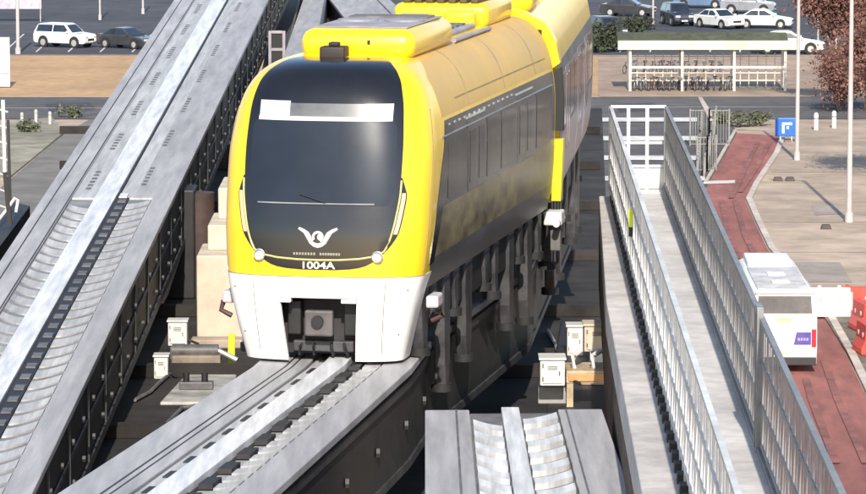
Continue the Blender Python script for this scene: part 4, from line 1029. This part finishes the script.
# pedestrian fence panels beside the lane
def fence(pix, z, label, h=1.1):
    pts = [at(x, y, z) for x, y in pix]; t = thing('street_railing', label, 'railing', pts[0]); o_ = tuple(pts[0])
    mb = MB(); gm_ = M('fence_greygreen', (.24, .235, .22), .6)
    for a, b in zip(pts, pts[1:]):
        n = max(2, int((b - a).length / .16))
        for zz in (.12, h): mb.bar(a + Vector((0, 0, zz)), b + Vector((0, 0, zz)), .06)
        for k in range(n + 1):
            p = a.lerp(b, k / n); mb.bar(p + Vector((0, 0, .12)), p + Vector((0, 0, h)), .03)
        m_ = max(1, int((b - a).length / 2))
        for k in range(m_ + 1):
            p = a.lerp(b, k / m_); MB().bar(p, p + Vector((0, 0, h + .1)), .09).build('post', gm_, t, o_)
    mb.build('panel', gm_, t, o_)
fence([(702, 128), (700, 150), (697, 182)], 0, 'grey green pedestrian railing running down beside the crossing bars')
fence([(716, 124), (711, 150), (704, 178)], 0, 'grey pedestrian railing just left of the red lane bend')

fence([(690, 146), (709, 146), (729, 146)], 0, 'grey green grid railing panel farther up behind the walkway end', 2.2)
fence([(697, 172), (707, 172), (716, 171)], 0, 'short grey green grid railing panel at the bend of the red lane', 2.0)
# bike shelter
p = at(630, 91, .03); s = FPX / (p - CAM).dot(FW); k_ = 1 / s
t = thing('bike_shelter', 'open bike shelter with lime white roof edge and pale posts', 'bike shelter', (p.x, p.y, .03))
zr = 43 * k_
MB().hexa([(-12*k_, -.3), (159*k_, -.3), (159*k_, 2.6), (-12*k_, 2.6)], [zr, zr, zr + .85, zr + .85], [zr + .12, zr + .12, zr + .97, zr + .97]).build('roof', olive_roof, t)
MB().box(-12.5*k_, 159.5*k_, -.36, -.30, zr - .10, zr + .55).build('roof_edge', lime_white, t, bevel=.02)
for xx in (0, 52, 104, 155):
    for yy in (0, 2.3): MB().box(xx*k_ - .09, xx*k_ + .09, yy - .09, yy + .09, 0, zr + (.75 if yy else 0)).build('post', M('shelter_post', (.66, .60, .52), .5), t)
for xa, xb in ((0, 52), (52, 104), (104, 155)): MB().box(xa*k_ + .09, xb*k_ - .09, -.05, .05, 1.62, 1.80).build('rail', M('shelter_post', (.66, .60, .52), .5), t)
for xa, xb in ((0, 52), (52, 104), (104, 155)):
    for zz in (.55, 1.1, 2.3): MB().box(xa*k_ + .09, xb*k_ - .09, 2.27, 2.33, zz, zz + .07).build('rail', MATS['shelter_post'], t)
    for q in range(1, 6): MB().box((xa + 52*q/6)*k_ - .03, (xa + 52*q/6)*k_ + .03, 2.34, 2.38, .1, 2.6).build('upright', MATS['shelter_post'], t)
MB().box(0, 155*k_, 1.1, 1.25, .03, .1).build('wheel_rack', steel_mid, t)
def make_bike(label, loc, rz, mat):
    t = thing('bicycle', label, 'bicycle', loc, rz, 'bicycles parked in the shelter')
    for y in (-.52, .52):
        w_ = MB().tube([(0, y + math.cos(a) * .32, .34 + math.sin(a) * .32) for a in rng(0, 2*math.pi*19/20, 19)], .028, 6, closed=True).build('wheel', tyre, t)
        sp = MB()
        for a in rng(0, math.pi * 5 / 6, 5): sp.bar((0, y - math.cos(a) * .3, .34 - math.sin(a) * .3), (0, y + math.cos(a) * .3, .34 + math.sin(a) * .3), .008)
        sp.build('spokes', silver, w_)
    f = MB()
    for a, b in (((0, -.52, .34), (0, -.36, .95)), ((0, -.38, .85), (0, .02, .32)), ((0, -.38, .85), (0, .18, .78)), ((0, .02, .32), (0, .22, .88)), ((0, .02, .32), (0, .52, .34)), ((0, .52, .34), (0, .2, .76))):
        f.tube([a, b], .022, 6)
    f.build('frame', mat, t)
    MB().tube([(-.28, -.28, 1.0), (-.2, -.36, 1.02), (.2, -.36, 1.02), (.28, -.28, 1.0)], .016, 6).build('handlebar', silver, t)
    MB().hexa([(-.04, .08), (.04, .08), (.08, .34), (-.08, .34)], .88, .94).build('saddle', rubber, t, bevel=.015)
    if mat is not pdk: MB().box(-.15, .15, -.68, -.42, .78, 1.0).build('basket', steel_mid, t, bevel=.02)
    return t
ordn = ['first', 'second', 'third', 'fourth', 'fifth', 'sixth', 'seventh', 'eighth', 'ninth', 'tenth', 'eleventh', 'twelfth', 'thirteenth', 'fourteenth']
bm_ = [('black', pdk), ('navy', pdb), ('silver', psv), ('rust red', M('bike_red', (.25, .05, .04), .4))]
protos = [make_bike('', (0, 0, 0), 0, m) for _, m in bm_]; used = [False] * 4
for row, (nn, yy, x0, x1) in enumerate(((14, .55, 4, 102), (12, 17.0, 4, 112))):
    for i in range(nn):
        k = random.randrange(4)
        b = protos[k] if not used[k] else copy_tree(protos[k]); used[k] = True
        b.location = (p.x + (x0 + (x1 - x0) * (i + .5) / nn) * k_, p.y + yy + random.uniform(-.12, .12), .03 if row == 0 else .014); b.rotation_euler = (0, R(random.uniform(-7, 7)), R(random.choice((0, 180)) + random.uniform(-28, 28)))
        b['label'] = f"{bm_[k][0]} bicycle, {ordn[i]} from the left in the shelter's {'front' if row == 0 else 'back'} row"

# ------------------------------------------------------------------ vegetation
def leaves(n, fn, size, flat=.0):
    mb = MB()
    for _ in range(n):
        c = fn(); a = Vector((random.gauss(0, 1), random.gauss(0, 1), random.gauss(0, 1))).normalized(); b = a.orthogonal().normalized()
        b = Matrix.Rotation(random.uniform(0, 6.28), 3, a) @ b; d = a.cross(b); s = size * random.choice((.5, .7, 1, 1.3, 1.9)) * random.uniform(.8, 1.2)
        mb.quad(c - b * s, c + d * s * .55, c + b * s, c - d * s * .55)
    return mb
def tree(x, y, h, r, label, leaf, n=7000, zc=.62, size=.13, name='tree', seed=1):
    random.seed(seed); p = at(x, y, 0); t = thing(name, label, 'tree', (p.x, p.y, 0), 0)
    mb = MB(); tips = []
    def br(a, d, ln, rad, lev):
        pts = [a]; dd = d.copy(); cur = a.copy()
        for k in range(4):
            dd = (dd + Vector((random.gauss(0, .14), random.gauss(0, .14), random.gauss(.05, .08)))).normalized(); cur = cur + dd * ln / 4; pts.append(cur.copy())
        mb.tube(pts, [rad * (1 - .12 * k) for k in range(5)], 6 if lev > 0 else 10)
        if lev >= 2: tips.append(pts[2]); tips.append(pts[3]); 
        if lev >= 3: tips.append(pts[4]); return
        for _ in range(5 if lev == 0 else 4):
            q = pts[random.choice((2, 3, 4))] if lev else pts[random.choice((3, 4))]
            nd = (dd * .5 + Vector((random.gauss(0, 1), random.gauss(0, 1), random.uniform(-.1, .8))).normalized()).normalized()
            br(q, nd, ln * random.uniform(.55, .75), rad * .5, lev + 1)
    br(Vector((0, 0, 0)), Vector((0, 0, 1)), h * .42, .18 + h * .008, 0)
    zmax = max(q.z for q in tips); rmax = max(max(abs(q.x), abs(q.y)) for q in tips)
    sxy, szz = r / rmax, h / zmax
    mb.v = [(vx * (sxy if vz > h * .3 else 1 + (sxy - 1) * vz / (h * .3)), vy * (sxy if vz > h * .3 else 1 + (sxy - 1) * vz / (h * .3)), vz * szz) for vx, vy, vz in mb.v]
    tips2 = [Vector((q.x * sxy, q.y * sxy, q.z * szz)) for q in tips]
    mb.build('trunk', bark, t, smooth=60)
    def fn():
        c = random.choice(tips2); s = h * .05
        return Vector((c.x + random.gauss(0, s), c.y + random.gauss(0, s), max(.3 * h, c.z + random.gauss(0, s * .9))))
    leaves(n, fn, size).build('crown', leaf, t, recalc=False)
    return t
tree(880, 186, 10.5, 5.0, 'russet leaved tree overhanging the right edge above the pavement', leaf_red, 15000, size=.075, seed=3)
tree(842, 104, 8.5, 3.2, 'smaller russet tree behind the two lamp posts at upper right', leaf_red, 10000, size=.085, seed=5)
tree(872, 82, 8.0, 3.0, 'russet tree farthest back at the upper right corner', leaf_red, 9000, size=.085, seed=8)
def shrub(x, y, r, h, label, leaf, z=0, seed=1, n=900, size=.08):
    random.seed(seed); p = at(x, y, z); t = thing('shrub', label, 'shrub', p)
    mb = MB()
    for k in range(6):
        a = random.uniform(0, 6.28); mb.tube([(0, 0, 0), (math.cos(a) * r * .4, math.sin(a) * r * .4, h * .7)], [.03, .012], 5)
    mb.build('stem', bark, t)
    lob = [Vector((random.gauss(0, r * .45), random.gauss(0, r * .45), random.uniform(.3, .85) * h)) for _ in range(9)]
    def fn():
        c = random.choice(lob); return Vector((c.x + random.gauss(0, r * .25), c.y + random.gauss(0, r * .25), max(.03, c.z + random.gauss(0, h * .15))))
    leaves(n, fn, size).build('foliage', leaf, t, recalc=False)
shrub(838, 113, 2.3, 4.2, 'broad russet bush at the foot of the two thin lamp posts', leaf_red, seed=21, n=5000, size=.08)
shrub(864, 112, 2.3, 4.6, 'broad russet bush at the right edge above the pavement', leaf_red, seed=22, n=5000, size=.08)
shrub(724, 124, .7, .9, 'grey green shrub left of the red lane head, by the kerb corner', leaf_grey, seed=2)
shrub(740, 127, .6, .8, 'grey green shrub at the top left corner of the red lane', leaf_grey, seed=3)
shrub(757, 126, .7, .9, 'grey green shrub between the red lane head and the blue signboard', leaf_grey, seed=4)
shrub(604, 52, 1.5, 2.3, 'dark evergreen bush at the left end of the bike shelter', leaf_dark, seed=5, n=2500, size=.12)
shrub(634, 40, 1.6, 1.8, 'dark evergreen bush behind the left part of the shelter roof', leaf_dark, seed=6, n=2500, size=.12)
shrub(28, 132, .6, .7, 'small dry shrub in the soil bed at far left', leaf_grey, .13, seed=7)
shrub(74, 118, .8, .8, 'small grey shrub between the soil bed and the left guideway', leaf_grey, 0, seed=9)
